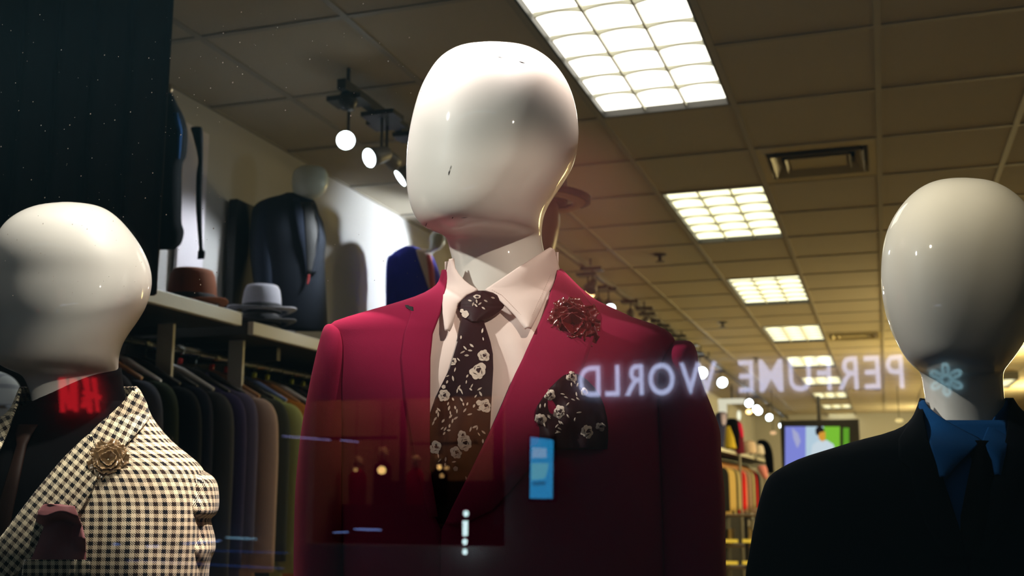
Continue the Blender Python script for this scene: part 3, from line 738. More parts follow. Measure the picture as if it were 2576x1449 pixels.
# ---- right mannequin (dark suit, blue shirt)
Kr = 1.16*cp
pr = pt(2420, 1449, Kr)
mr = thing('shop_mannequin', 'white faceless mannequin at right in a black suit and blue shirt', 'mannequin', (pr.x, pr.y, .3), 'mannequins in the window')
head_r = [(447, 2408, 2432, .004, 0), (450, 2372, 2474, .026, 0), (460, 2336, 2512, .046, 0), (482, 2300, 2550, .064, 0), (515, 2268, 2585, .080, 0), (560, 2239, 2610, .092, 0), (615, 2221, 2624, .099, 0), (680, 2216, 2628, .102, 0), (740, 2218, 2622, .101, .002), (800, 2230, 2606, .098, .004),
 (850, 2249, 2584, .092, .006), (885, 2268, 2562, .085, .008), (908, 2284, 2545, .076, .006), (924, 2300, 2532, .066, .0), (934, 2312, 2526, .056, -.010), (945, 2318, 2524, .050, -.018), (975, 2322, 2524, .048, -.020), (1020, 2330, 2530, .050, -.02), (1080, 2325, 2545, .052, -.018), (1160, 2310, 2560, .055, -.01)]
b = skull(head_r, Kr, 'body', mr); b['label'] = 'glossy cream egg-shaped head and neck'
torso_r = [(1000, 2322, 2540, .050, -.015), (1030, 2312, 2560, .054, -.014), (1055, 2300, 2590, .058, -.012), (1078, 2276, 2630, .062, -.01), (1097, 2230, 2680, .067, -.008), (1115, 2160, 2740, .072, -.005), (1135, 2095, 2800, .078, 0), (1158, 2022, 2850, .084, 0), (1180, 1975, 2880, .090, 0), (1205, 1940, 2895, .095, .002), (1250, 1921, 2905, .102, .004), (1320, 1905, 2910, .110, .006), (1400, 1891, 2915, .114, .006), (1449, 1884, 2920, .114, .006), (1640, 1870, 2930, .112, .004)]
br = Body(torso_r, Kr, 2.4)
inner_r = [(1000, 2326, 2534), (1040, 2320, 2540), (1100, 2330, 2535), (1200, 2366, 2505), (1300, 2400, 2470), (1400, 2430, 2440), (1640, 2436, 2436)]
jr = jacket_shell(br, 1004, 1640, inner_r, ny=60).build('jacket', M['navyblack'], mr, world=True, smooth=True); shell(jr, .003, 1)
for rows_ in ([(1034, 2312, 2321), (1060, 2296, 2324), (1110, 2262, 2334), (1160, 2262, 2352), (1180, 2290, 2360), (1240, 2300, 2380), (1320, 2330, 2406), (1400, 2380, 2430)],
              [(1034, 2539, 2550), (1060, 2536, 2570), (1110, 2530, 2600), (1160, 2516, 2600), (1180, 2510, 2580), (1240, 2488, 2560), (1320, 2462, 2530), (1400, 2438, 2480)]):
    o = patch(rows_, br, .006, .003).build('lapel', M['navyblack'], jr, smooth=True); shell(o, .0025, 1)
sr_ = patch([(1060, 2330, 2530), (1120, 2330, 2540), (1200, 2350, 2530), (1300, 2380, 2490), (1400, 2420, 2450)], br, -.006, 0, nx=24).build('shirt', M['bluecloth'], mr, world=True, smooth=True); shell(sr_, .002, 1)
def necr(px, y):
    t = min(1, abs(px-2426)/115.0); nw = -.018+.058*math.sqrt(max(0, 1-t*t))
    k = max(0, min(1, (y-1050)/80.0)); k = k*k*(3-2*k); return nw*(1-k)+max(nw, br.w(px, y)+.003)*k
o = patch([(1011, 2317, 2322), (1030, 2316, 2336), (1050, 2318, 2362), (1070, 2322, 2392), (1090, 2328, 2428), (1107, 2334, 2462), (1114, 2337, 2470), (1130, 2343, 2450), (1160, 2354, 2413), (1185, 2364, 2388), (1200, 2370, 2374)], br, .007, .003, nx=18, wfun=necr).build('collar', M['bluecloth'], sr_, smooth=True); shell(o, .0022, 1)
o = patch([(1011, 2532, 2537), (1030, 2518, 2540), (1050, 2500, 2540), (1080, 2484, 2540), (1107, 2474, 2536), (1114, 2472, 2535), (1160, 2500, 2520), (1195, 2508, 2512)], br, .007, .003, nx=18, wfun=necr).build('collar', M['bluecloth'], sr_, smooth=True); shell(o, .0022, 1)
o = patch([(1112, 2440, 2500), (1140, 2444, 2494), (1160, 2450, 2488), (1200, 2440, 2496), (1300, 2420, 2500), (1400, 2420, 2480)], br, .003, .008, nx=10).build('tie', M['blackcloth'], mr, world=True, smooth=True); shell(o, .002, 1)
legs(mr, 2420, Kr, M['black'])
#PART2
# ------------------------------------------------------------------ left wall: shelves, rail, clothes, hats
Hh = Vector((-sy, cy, 0))
def Kof(p): return Vector((p[0], p[1], 0)).dot(Hh)
M['darkboard'] = mat('dark_board', (.03, .028, .025), .6)  # dark tone stands in for the shade under the white shelves
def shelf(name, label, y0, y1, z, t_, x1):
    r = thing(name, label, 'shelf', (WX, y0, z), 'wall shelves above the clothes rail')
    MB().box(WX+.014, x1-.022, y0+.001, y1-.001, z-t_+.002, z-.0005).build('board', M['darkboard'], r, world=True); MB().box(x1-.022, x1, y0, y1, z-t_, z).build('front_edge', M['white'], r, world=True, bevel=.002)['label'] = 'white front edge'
    y = y0+.35
    while y < y1-.05 and y < 6:
        MB().box(WX+.014, x1-.10, y-.012, y+.012, z-t_-.05, z-t_+.001).build('bracket', M['darkboard'], r, world=True)
        y += .9
    return r
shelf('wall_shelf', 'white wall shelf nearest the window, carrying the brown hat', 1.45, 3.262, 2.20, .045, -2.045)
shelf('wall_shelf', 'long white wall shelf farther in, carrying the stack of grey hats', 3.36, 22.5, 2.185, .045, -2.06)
# uprights seen as pale plates between the clothes
for k, (px, y0, lab) in enumerate(((437, 800, 'pale upright plate cutting the rail, nearest the window'), (612, 845, 'pale upright plate cutting the rail, under the shelf joint'))):
    p = onx(px, y0, -2.17)
    r = thing('rail_bracket', lab, 'bracket', (WX, p.y, 2.0), 'uprights that hold the clothes rail')
    MB().box(-2.225, -2.165, p.y-.007, p.y+.007, 1.93, 2.139).build('plate', M['white'], r, world=True, bevel=.002)
    MB().box(WX+.014, -2.225, p.y-.006, p.y+.006, 2.105, 2.135).build('arm', M['darkboard'], r, world=True)
rl = thing('clothes_rail', 'long round metal rail under the shelves where the jackets hang', 'clothes rail', (-2.30, 3, 2.085))
MB().tube([(-2.30, 1.5, 2.085), (-2.30, 22.3, 2.085)], .0146, 12).build('bar', M['chrome'], rl, world=True, smooth=True)
for y in (1.5, 6.0, 10.0, 14.0, 18.0, 22.3):
    MB().tube([(WX+.002, y, 2.085), (-2.30, y, 2.085)], .010, 8).build('arm', M['chrome'], rl, world=True, smooth=True)

garment_cache = {}
def garment(color_key, color, loc, label, marker=None, wood='wood', s=1.0, group='jackets on the wall rail', cat='jacket', name='hanging_jacket', full=True, dk=1.0):
    key = color_key
    if key not in garment_cache: garment_cache[key] = cloth('wool_'+color_key, tuple(c*dk for c in color), .15, .2, 500)
    m = garment_cache[key]
    t = thing(name, label, cat, loc, group)
    rows = []; T = crom([(-.085, .035, .022), (-.095, .065, .030), (-.115, .125, .036), (-.140, .180, .040), (-.165, .208, .042), (-.20, .214, .044), (-.40, .205, .046), (-.62, .200, .046), (-.80, .210, .044)], 3)
    ph = random.uniform(0, 6)
    for z, hw, ht in T:
        rows.append([(hw*s*math.copysign(abs(math.cos(2*PI*k/28))**.9, math.cos(2*PI*k/28)), ht*.8*math.copysign(abs(math.sin(2*PI*k/28))**.8, math.sin(2*PI*k/28))*(1+.1*math.sin(k*1.9+ph)), z*s) for k in range(28)])
    mb = MB(); rows_mesh(mb, rows, True, True, flip=True); mb.build('jacket_body', m, t, smooth=True)
    if full:
        for sgn in (1, -1):
            mb = MB(); rows = []
            for z, x, rx, ry in crom([(-.150, .178, .010, .015), (-.158, .190, .030, .035), (-.185, .205, .046, .046), (-.24, .218, .052, .050), (-.36, .224, .052, .050), (-.52, .228, .050, .048), (-.74, .236, .044, .044)], 3):
                rows.append([((sgn*(x+(.012*(z+.36) if z < -.36 else 0))+rx*math.cos(2*PI*k/16))*s, ry*.78*math.sin(2*PI*k/16), z*s) for k in range(16)])
            rows_mesh(mb, rows, True, True, flip=True); mb.build('sleeve', m, t, smooth=True)
        # lapel collar roll round the neck
        mb = MB(); mb.tube([(-.07, -.030, -.13), (-.055, .0, -.080), (0, .028, -.070), (.055, .0, -.080), (.07, -.030, -.13)], .014, 8); mb.build('collar', m, t, smooth=True)
    hg = MB(); hg.tube([(-.20*s, 0, -.150*s), (-.08, 0, -.085), (0, 0, -.060), (.08, 0, -.085), (.20*s, 0, -.150*s)], [.008, .012, .016, .012, .008], 8).build('hanger', M[wood], t, smooth=True)
    hk = MB(); hk.tube([(0, 0, -.06), (0, 0, -.022), (.012, 0, -.010), (.0165, 0, .004), (.008, 0, .0165), (-.006, 0, .018), (-.0165, 0, .006)], .0022, 6).build('hook', M['chrome'], t, smooth=True)
    if marker:
        MB().tube([(0, -.002, -.052), (0, .002, -.028)], .009, 10).build('size_marker', marker, t, smooth=True)['label'] = 'coloured size marker on the hook'
    return t
M['wood_dark'] = mat('dark_hanger', (.02, .015, .012), .4)
M['whiteplastic'] = mat('white_plastic', (.75, .75, .78), .3)
M['blueplastic'] = mat('blue_plastic', (.25, .35, .75), .3)
M['markred'] = mat('red_marker', (.8, .02, .03), .4); M['markyel'] = mat('yellow_marker', (.65, .8, .03), .4)
near = [('charcoal', (.022, .022, .027)), ('black', (.006, .006, .008)), ('charcoal', 0), ('black', 0), ('slate', (.04, .042, .06)), ('dark olive', (.02, .028, .010)), ('black', 0), ('ink blue', (.012, .013, .03)),
 ('mid grey', (.06, .06, .066)), ('plum navy', (.05, .04, .12)), ('lilac', (.13, .11, .2)), ('cream pink', (.6, .42, .34)), ('moss grey', (.06, .065, .045)), ('pale chartreuse', (.50, .52, .17)),
 ('orange', (.62, .22, .02)), ('black', 0), ('light grey', (.25, .24, .26)), ('rust', (.4, .13, .03)), ('charcoal', 0), ('light grey', 0), ('ink blue', 0), ('dark olive', 0), ('black', 0), ('slate', 0), ('black', 0), ('orange', 0), ('black', 0), ('lilac', 0)]
ordn = 'first second third fourth fifth sixth seventh eighth ninth tenth eleventh twelfth thirteenth fourteenth fifteenth sixteenth seventeenth eighteenth nineteenth twentieth'.split()+['twenty-'+q for q in 'first second third fourth fifth sixth seventh eighth ninth'.split()]
Yg = 2.42
for i, (nm, c) in enumerate(near):
    mk = (M['markred'] if 9 <= i <= 12 else (M['markyel'] if i > 12 else None)) if i % 3 != 1 else None
    wd = ['wood_dark', 'wood', 'wood_dark', 'blueplastic', 'wood', 'whiteplastic', 'wood_dark', 'wood_dark', 'whiteplastic', 'wood_dark'][i % 10]
    g = garment(nm.replace(' ', '_'), c, (-2.30, Yg, 2.084), f'{nm} jacket on the wall rail, {ordn[i]} from the window', mk, wd)
    g.rotation_euler.z = random.uniform(-.03, .03); sc_ = (.96, 1.03, .99, .93, 1.02, .98, 1.04)[i % 7]; g.children[0].scale = (sc_, 1, sc_); [setattr(q_, 'scale', (sc_, 1, sc_)) for q_ in g.children if q_.name.startswith(('sleeve', 'collar'))]
    Yg += .0965
far = [('black', 0), ('navy', (.02, .025, .07)), ('black', 0), ('tan', (.55, .40, .16)), ('tan', 0), ('dark olive', 0), ('sand', (.6, .5, .28)), ('scarlet', (.6, .01, .015)), ('black', 0), ('salmon', (.7, .3, .25))]
Yg = 14.6
for i in range(22):
    nm, c = (('black', 0), ('black', 0), ('black', 0), ('black', 0), ('black', 0), ('tan', (.6, .44, .18)), ('tan', 0), ('tan', 0), ('dark olive', 0), ('sand', (.6, .5, .28)), ('dark olive', 0), ('scarlet', (.7, .01, .015)), ('scarlet', 0), ('salmon', (.7, .3, .25)), ('black', 0), ('cream pink', 0), ('black', 0), ('sand', 0), ('charcoal', 0), ('scarlet', 0), ('black', 0), ('slate', 0))[i]
    g = garment(nm.replace(' ', '_'), c, (-2.30, Yg, 2.084), f'{nm} jacket far down the wall rail, {ordn[i]} of those beyond the crimson shoulder', None, 'wood', group='jackets far down the rail')
    g.scale = (1, 1.9, 1.0); Yg += .24

def hat(name, label, loc, crown, brim, m, band, s=1.0, rot=(0, 0, 0), crown_r=.085, hgt=.11, br=.15, group=None, ht=True):
    t = thing(name, label, 'hat', loc, group); t.rotation_euler = rot; t.scale = (s, s, s)
    prof = []
    if ht:
        prof = [(crown_r*.99, .0), (crown_r, .012), (crown_r*.97, hgt*.5), (crown_r*.90, hgt*.85), (crown_r*.80, hgt), (crown_r*.55, hgt*1.02), (crown_r*.25, hgt*.90), (.001, hgt*.86)]
        MB().lathe(prof, (0, 0, .004), 40, sx=1.0, sy=1.12).build('crown', m, t, smooth=True)
        o = MB().lathe([(crown_r*1.005, .003), (crown_r*1.02, .006), (crown_r*1.012, .030), (crown_r*.985, .032)], (0, 0, .004), 40, sx=1.0, sy=1.12).build('band', band, t, smooth=True); shell(o, .001)
    mb = MB(); n = 48; rows = []
    for q in (.55, .7, .85, .95, 1.0):
        rows.append([((crown_r*.6+(br-crown_r*.6)*q)*math.cos(2*PI*k/n), (crown_r*.6+(br-crown_r*.6)*q)*1.12*math.sin(2*PI*k/n), .004+.020*(q**3)*abs(math.cos(2*PI*k/n))**2) for k in range(n)])
    rows_mesh(mb, rows, True); o = mb.build('brim', m, t, smooth=True); shell(o, .003)
    return t
felt_b = mat('brown_felt', (.20, .045, .006), .9, sheen=.3, bump=(300, .3, .001)); felt_g = mat('grey_felt', (.30, .30, .34), .85, sheen=.4, bump=(300, .3, .001))
felt_k = mat('black_felt', (.008, .008, .01), .85, sheen=.1); felt_d = mat('charcoal_felt', (.05, .05, .055), .8, sheen=.3); felt_t = mat('tan_felt', (.40, .28, .20), .85, sheen=.3)
p = onx(450, 742, -2.20); Zs = 2.2005
hat('felt_hat', 'brown felt hat on the near shelf by the dark suit', (-2.17, p.y+.03, Zs+.012), 0, 0, felt_b, felt_k, .92, (0, 0, .3), crown_r=.088, hgt=.125, br=.128)
hat('felt_hat', 'black felt hat on the near shelf, half hidden behind the brown one', (-2.30, p.y-.20, Zs+.012), 0, 0, felt_k, felt_k, .9, (0, 0, .3), crown_r=.088, hgt=.125, br=.128)
p = onx(637, 790, -2.28)
for i in range(3):
    hat('felt_hat', ['lowest dark hat in the stack of three on the long shelf', 'middle dark hat in the stack of three on the long shelf', 'pale grey felt hat with dark band, topmost of the stack'][i], (-2.28, p.y+.06, 2.1855+.010+i*.046), 0, 0, (felt_d, felt_d, felt_g)[i], felt_k, .9, (0, 0, .6), hgt=(.045, .045, .115)[i], br=.150, ht=True, group='stacked felt hats')
p = onx(858, 790, -2.25)
hat('felt_hat', 'flat-topped black hat on the long shelf beside the grey display jacket', (-2.25, p.y, 2.1855+.008), 0, 0, felt_k, felt_k, .95, crown_r=.075, hgt=.12, br=.125)

# display busts on the shelves
def bust(label, K, head, jacket, jm, extra=None, hm=None, group='mannequins up on the wall shelves', name='shelf_mannequin', legs_z=None, hlabel=None):
    bx = pt(sum(jacket[-1][1:3])/2, jacket[-1][0], K)
    t = thing(name, label, 'mannequin', tuple(bx), group)
    if head: loft(head, K, 32, 2.1, 5).build('body', hm or M['mannequin_far'], t, world=True, smooth=True)
    j = loft(jacket, K, 40, 2.4, 5).build('jacket', jm, t, world=True, smooth=True)
    bo = Body(jacket, K, 2.4)
    for nm, rows, m_, off in (extra or []):
        o = patch(rows, bo, off, .002, nx=8, sub=4).build(nm, m_, t if nm in ('shirt', 'tie') else j, world=(nm in ('shirt', 'tie')), smooth=True); shell(o, .003, 1)
    return t, j
wn = cloth('dark_navy_wool', (.018, .024, .04), .2); wgb = cloth('slate_wool', (.018, .022, .031), .15); wb = cloth('royal_blue_wool', (.045, .055, .5), .3)
# dark suit hung highest, upper left
K1 = Kof(onx(400, 400, -2.28))
t1, j1 = bust('very dark suit on a headless form, highest on the near shelf at upper left', K1, None,
 [(226, 400, 424, .02, 0), (240, 372, 436, .05, 0), (262, 348, 446, .07, 0), (293, 330, 462, .085, 0), (332, 322, 472, .095, 0), (390, 312, 469, .10, 0), (419, 312, 458, .10, 0), (511, 320, 457, .10, 0), (560, 333, 457, .095, 0), (583, 338, 463, .09, 0), (612, 344, 456, .085, 0), (628, 352, 440, .07, 0)], M['navyblack'],
 [('lapel', [(285, 436, 446), (330, 446, 457), (390, 446, 452), (400, 447, 450)], M['bluecloth'], .004)])
MB().ellipsoid(pt(427, 222, K1, .03), (.010, .010, .016)).build('neck_cap', mat('brass', (.6, .5, .3), .3, metal=1), t1, world=True, smooth=True)
sleeve([(318, 492, 500, .01, -.05), (322, 480, 508, .02, -.05), (345, 486, 511, .03, -.05), (400, 498, 511, .03, -.05), (440, 494, 510, .03, -.05), (520, 493, 508, .03, -.05), (620, 500, 510, .028, -.05), (632, 498, 516, .025, -.05), (652, 496, 514, .02, -.05)], K1, j1, M['navyblack'])
MB().tube([pt(398, 620, K1, 0), pt(388, 722, K1, 0)], .008, 10).build('stand', M['greymetal'], t1, world=True)
MB().lathe([(.07, 0), (.07, .008), (.001, .010)], (pt(386, 735, K1, 0).x, pt(386, 735, K1, 0).y, 2.2005), 24).build('foot_plate', M['greymetal'], t1, world=True)
a_, b_ = onx(452, 640, -2.52), onx(517, 640, -2.52); zt_ = onx(500, 320, -2.52).z
wp = thing('wall_board', 'pale board on the wall behind the dark suit at upper left', 'board', (WX, a_.y, 2.2))
MB().box(-2.545, -2.53, a_.y, b_.y, 2.2012, zt_).build('panel', mat('pale_board', (.78, .74, .80), .6), wp, world=True, bevel=.003)
MB().box(WX+.002, -2.545, a_.y+.05, b_.y-.05, 2.4, 2.46).build('batten', M['darkboard'], wp, world=True)
a_, b_ = onx(588, 700, -2.50), onx(640, 700, -2.50); zt_ = onx(610, 505, -2.50).z
wp = thing('wall_board', 'black board leaning on the wall left of the slate suit', 'board', (WX, a_.y, 2.2))
MB().box(-2.54, -2.50, a_.y, b_.y, 2.1866, zt_).build('panel', M['black'], wp, world=True, bevel=.003)
# grey-navy suit, middle
K2 = Kof(onx(740, 600, -2.30))
t2, j2 = bust('faceless shelf mannequin in a dark slate suit beside the grey hats', K2,
 [(414, 772, 784, .003, .01), (418, 754, 806, .03, .01), (428, 741, 820, .045, .01), (445, 735, 826, .055, .01), (465, 734, 825, .055, .01), (485, 738, 815, .05, .008), (497, 742, 800, .042, .0), (507, 745, 784, .036, -.005), (520, 746, 776, .034, -.005), (560, 746, 776, .03, -.005)],
 [(484, 722, 744, .02, 0), (490, 706, 764, .04, 0), (498, 674, 784, .055, 0), (510, 648, 794, .07, 0), (530, 634, 801, .085, 0), (570, 630, 811, .095, 0), (605, 628, 820, .10, 0), (655, 630, 817, .10, 0), (727, 640, 820, .10, 0), (815, 652, 824, .095, 0), (834, 656, 824, .09, 0)], wgb,
 [('lapel', [(500, 736, 752), (540, 742, 766), (600, 752, 778), (650, 764, 778), (690, 770, 776)], wn, .004), ('lapel', [(515, 784, 790), (560, 800, 812), (605, 800, 819), (650, 784, 814), (690, 778, 792)], wgb, .004),
  ('shirt', [(510, 752, 786), (540, 762, 790), (600, 768, 790), (680, 774, 778)], mat('tan_shirt', (.05, .032, .016), .8), .0025), ('tie', [(512, 762, 784), (530, 764, 790), (580, 766, 799), (640, 770, 793), (690, 773, 781)], M['black'], .006),
  ('pocket_square', [(690, 776, 778), (705, 773, 777), (716, 772, 774)], mat('deep_red', (.25, .01, .01), .6), .006)])
sleeve([(500, 672, 690, .01, .02), (505, 660, 700, .03, .02), (530, 646, 702, .045, .03), (600, 640, 700, .05, .04), (700, 642, 700, .05, .05), (800, 648, 700, .045, .05), (832, 650, 698, .04, .05)], K2, j2, wn)
# royal blue suit
K3 = Kof(onx(1050, 660, -2.30))
t3, j3 = bust('shelf mannequin in a bright royal blue suit, strongly lit, left of the crimson collar', K3,
 [(583, 1094, 1106, .003, .02), (587, 1086, 1114, .03, .02), (597, 1082, 1119, .04, .02), (612, 1082, 1119, .042, .02), (625, 1080, 1110, .035, .01), (634, 1066, 1092, .03, 0), (650, 1056, 1084, .03, 0), (680, 1054, 1084, .03, 0)],
 [(618, 1022, 1038, .02, 0), (626, 1004, 1056, .05, 0), (640, 985, 1084, .07, 0), (672, 972, 1100, .09, 0), (710, 970, 1112, .10, 0), (760, 972, 1116, .10, 0), (790, 974, 1118, .10, 0), (929, 980, 1116, .10, 0)], wb,
 [('shirt', [(628, 1046, 1078), (650, 1052, 1086), (690, 1066, 1092), (730, 1080, 1094)], M['shirt'], .003), ('tie', [(640, 1072, 1082), (670, 1076, 1090), (740, 1084, 1096)], mat('red_tie', (.6, .1, .12), .5), .008)])
sleeve([(640, 984, 1000, .01, .04), (650, 974, 1012, .03, .04), (690, 970, 1016, .045, .04), (760, 970, 1014, .045, .04), (830, 970, 1012, .04, .04)], K3, j3, wb)
# mannequin in a hat behind the central one
K4 = Kof(at(1335, 520, 2.75))
t4, j4 = bust('mannequin in a wide-brimmed hat, standing right behind the central head', K4,
 [(498, 1300, 1390, .02, 0), (520, 1290, 1404, .06, 0), (560, 1288, 1408, .07, 0), (600, 1290, 1402, .068, 0), (640, 1298, 1392, .06, 0), (665, 1306, 1384, .05, 0), (700, 1300, 1390, .05, 0), (740, 1290, 1395, .05, 0)],
 [(700, 1270, 1380, .05, 0), (730, 1200, 1420, .07, 0), (780, 1120, 1450, .09, 0), (900, 1110, 1460, .1, 0), (1100, 1120, 1450, .1, 0), (1449, 1130, 1440, .1, 0)], M['navyblack'], hm=mat('tan_mannequin', (.5, .3, .18), .35, coat=.3), name='shop_mannequin', group=None)
pj = pt(1285, 1449, K4); legsz = MB().tube([(pj.x, pj.y, 0.002), (pj.x, pj.y, pj.z+.1)], [.09, .10], 20).build('trouser_leg', M['black'], t4, world=True)
hp = pt(1342, 512, K4)
h4 = hat('felt_hat', 'wide-brimmed hat with dark edge on the mannequin behind the central head', tuple(hp), 0, 0, felt_t, felt_k, 1.0, (math.radians(3), math.radians(5), 0), crown_r=.088, hgt=.12, br=.148)
for c in h4.children:
    if c.name.startswith('brim'):
        n_ = MB().lathe([(.138, .010), (.1505, .011), (.1515, .026), (.140, .027)], (0, 0, .0), 48, sx=1, sy=1.12); n_.build('brim_edge', felt_k, h4, smooth=True)
    if c.name.startswith('crown'): c.data.materials[0] = felt_k

# ------------------------------------------------------------------ track lights
SP = []
def spot_head(loc, aim, r, lit, label, ez=None, energy=0, col=(1, 1, 1), group='spotlights on the left ceiling track', cone=50, stem_z=3.053):
    t = thing('track_spotlight', label, 'spotlight', loc, group)
    d = (Vector(aim)-Vector(loc)).normalized(); b_ = -d*.10
    MB().tube([tuple(b_*1.0), tuple(b_*.85), tuple(b_*.3), (0, 0, 0)], [r*.55, r*.8, r*1.0, r*1.08], 20).build('lamp_can', M['greymetal'], t, smooth=True)
    mb = MB(); a = d.cross(Vector((0, 0, 1))).normalized(); e_ = a.cross(d); n = 28
    vs = [tuple(d*.003+(a*math.cos(2*PI*k/n)+e_*math.sin(2*PI*k/n))*r) for k in range(n)]
    mb.add(vs, [tuple(range(n))]); o = mb.build('lens', lit, t)
    MB().tube([(b_.x*.6, b_.y*.6, b_.z*.6+.012), (b_.x*.6, b_.y*.6, stem_z-loc[2])], .006, 8).build('stem', M['darkmetal'], t)
    MB().box(b_.x*.6-.07, b_.x*.6+.07, b_.y*.6-.05, b_.y*.6+.05, stem_z-loc[2]-.012, stem_z-loc[2]+.0065).build('adapter', M['darkmetal'], t)
    if energy:
        sp = lamp('SPOT', 'track_lamp', tuple(Vector(loc)+d*.02), energy, col, aim, r*.8, cone, .6); sp.parent = None
    return t
L_w = glow('lamp_white', (.80, .93, 1.0), 14); L_o = glow('lamp_warm', (1, .62, .25), 5); L_off = mat('lamp_off', (.1, .1, .1), .3)
TXX = -1.82
tr = thing('light_track', 'dark metal light track under the ceiling along the left side', 'light track', (TXX, 3.5, 3.08))
MB().box(TXX-.018, TXX+.018, 3.50, 12.2, 3.06, 3.10).build('bar', M['darkmetal'], tr, world=True, bevel=.003)
for y in (3.56, 5.4, 7.2, 9.0, 10.8, 12.0): MB().box(TXX-.006, TXX+.006, y-.006, y+.006, 3.10, CEIL).build('hanger', M['darkmetal'], tr, world=True)
MB().lathe([(.001, 0), (.03, 0), (.035, -.03), (.025, -.06), (.001, -.065)], (TXX, 3.56, 3.06), 20).build('end_feed', M['darkmetal'], tr, world=True, smooth=True)
def on_track(px, py): return onx(px, py, TXX)
q = on_track(870, 353); spot_head(tuple(q), (-1.0, 1.1, 2.0), .0335, L_w, 'brightest round spotlight at the near end of the track', energy=14, col=(.9, .95, 1), cone=60)
q = on_track(930, 397); spot_head(tuple(q), (-2.40, 2.7, 2.35), .036, L_w, 'second bright spotlight on the track, turned edge-on', energy=34, col=(.85, .93, 1), cone=62)
q = on_track(1008, 448); spot_head(tuple(q), (-2.40, 3.7, 2.35), .036, L_w, 'third bright spotlight, half hidden by the central head', energy=38, col=(.9, .93, 1), cone=62)
for k, y in enumerate((3.95, 4.35)):
    spot_head((TXX+.02, y, 2.90), (TXX+.3, y+1, 2.5), .03, L_off, ['unlit spotlight hanging just beyond the brightest one', 'unlit spotlight hanging above the third bright one'][k])
spot_head((TXX, 5.90, 2.93), (-2.32, 5.62, 2.9), .033, L_w, 'spotlight hidden behind the central head that lights the blue suit', energy=85, col=(.88, .92, 1), cone=62)
for k in range(15):
    y = 7.0+k*.34
    lit = L_o if k in (1,) else (L_w if k == 3 else L_off)
    if k == 3: q = on_track(1535, 776); loc = tuple(q)
    elif k == 1: q = on_track(1483, 738); loc = tuple(q)
    else: loc = (TXX+random.uniform(-.05, .05), y, 2.90)
    spot_head(loc, (loc[0]+.5, loc[1]-1.0, 2.0) if k in (1, 3) else (TXX+random.uniform(-.4, .4), y+random.uniform(-.5, .5), 2.3), .036, lit,
              f'spotlight in the far row of the track, {ordn[k]} from the front', energy=(0, 6, 0, 30)[k] if k in (1, 3) else 0, col=(1, .7, .4) if k == 1 else (.95, .95, 1), cone=80)
fl_ = [(1765, 938), (1817, 962), (1884, 1014), (1908, 1034), (1903, 1029), (1935, 1050), (1967, 1070), (1973, 1076)]
for k, (x, y) in enumerate(fl_):
    q = onx(x, y, TXX); Yq = q.y
    spot_head(tuple(q), (q.x+1.0, q.y-2.0, q.z-.8), .055 if k > 1 else .06, L_w, f'tiny far white spotlight near the back wall, {ordn[k]} from the left', energy=8 if k % 2 == 0 else 0, col=(1, .9, .7), cone=90, group='far spotlights near the back wall')
tr2 = thing('light_track', 'far light track running to the back wall', 'light track', (TXX, 13, 3.08))
MB().box(TXX-.018, TXX+.018, 12.4, 23.5, 3.06, 3.10).build('bar', M['darkmetal'], tr2, world=True)
for y in (12.6, 16, 20, 23.3): MB().box(TXX-.006, TXX+.006, y-.006, y+.006, 3.10, CEIL).build('hanger', M['darkmetal'], tr2, world=True)

# ------------------------------------------------------------------ far part of the shop
FY = FARY
s_t = thing('wall_screen', 'wide screen high on the back wall showing a man in a white shirt', 'screen', tuple(at(2056, 1130, 19.0)))
def screen_poly(name, pts, m, dy, par):
    mb = MB(); mb.add([tuple(at(x, y, 19.0-dy)) for x, y in pts], [tuple(range(len(pts)))]); return mb.build(name, m, par, world=(par.type == 'EMPTY'))
a0, a1 = at(1962, 1058, 19), at(2168, 1192, 19)
MB().box(a0.x, a1.x, 18.99, 19.08, a1.z, a0.z).build('casing', M['black'], s_t, world=True, bevel=.01)
MB().box((a0.x+a1.x)/2-.03, (a0.x+a1.x)/2+.03, 19.03, 19.09, a0.z, CEIL-.001).build('ceiling_mount', M['darkmetal'], s_t, world=True)
b0, b1 = at(1975, 1073, 18.985), at(2140, 1182, 18.985)
def quad(x0, x1, y0, y1, m, dy, nm): return screen_poly(nm, [(x0, y1), (x1, y1), (x1, y0), (x0, y0)], m, dy, s_t)
quad(1975, 2027, 1073, 1182, glow('screen_violet', (.30, .33, .95), .75), .015, 'picture')
quad(2027, 2072, 1073, 1182, glow('screen_pale', (.62, .80, .95), .8), .015, 'picture')
quad(2072, 2113, 1073, 1182, glow('screen_green', (.28, .72, .05), .75), .015, 'picture')
quad(2121, 2136, 1076, 1182, glow('screen_green2', (.20, .60, .04), .6), .015, 'picture')
sw = glow('screen_white', (.75, .85, .95), .85)
screen_poly('shirt_shape', [(2035, 1182), (2043, 1120), (2055, 1110), (2080, 1107), (2097, 1118), (2104, 1150), (2106, 1182)], sw, .020, s_t)
screen_poly('face_shape', [(2057, 1090), (2060, 1104), (2068, 1111), (2076, 1107), (2077, 1088), (2070, 1083)], glow('screen_skin', (.9, .42, .05), .8), .024, s_t)
screen_poly('hair_shape', [(2052, 1092), (2051, 1080), (2057, 1073), (2066, 1073), (2073, 1079), (2074, 1085), (2062, 1088), (2058, 1096)], glow('screen_hair', (.03, .02, .02), .5), .028, s_t)
screen_poly('violet_shape', [(1992, 1076), (2008, 1090), (2014, 1110), (2006, 1128), (1996, 1104)], glow('screen_rose', (.6, .6, .95), .7), .020, s_t)

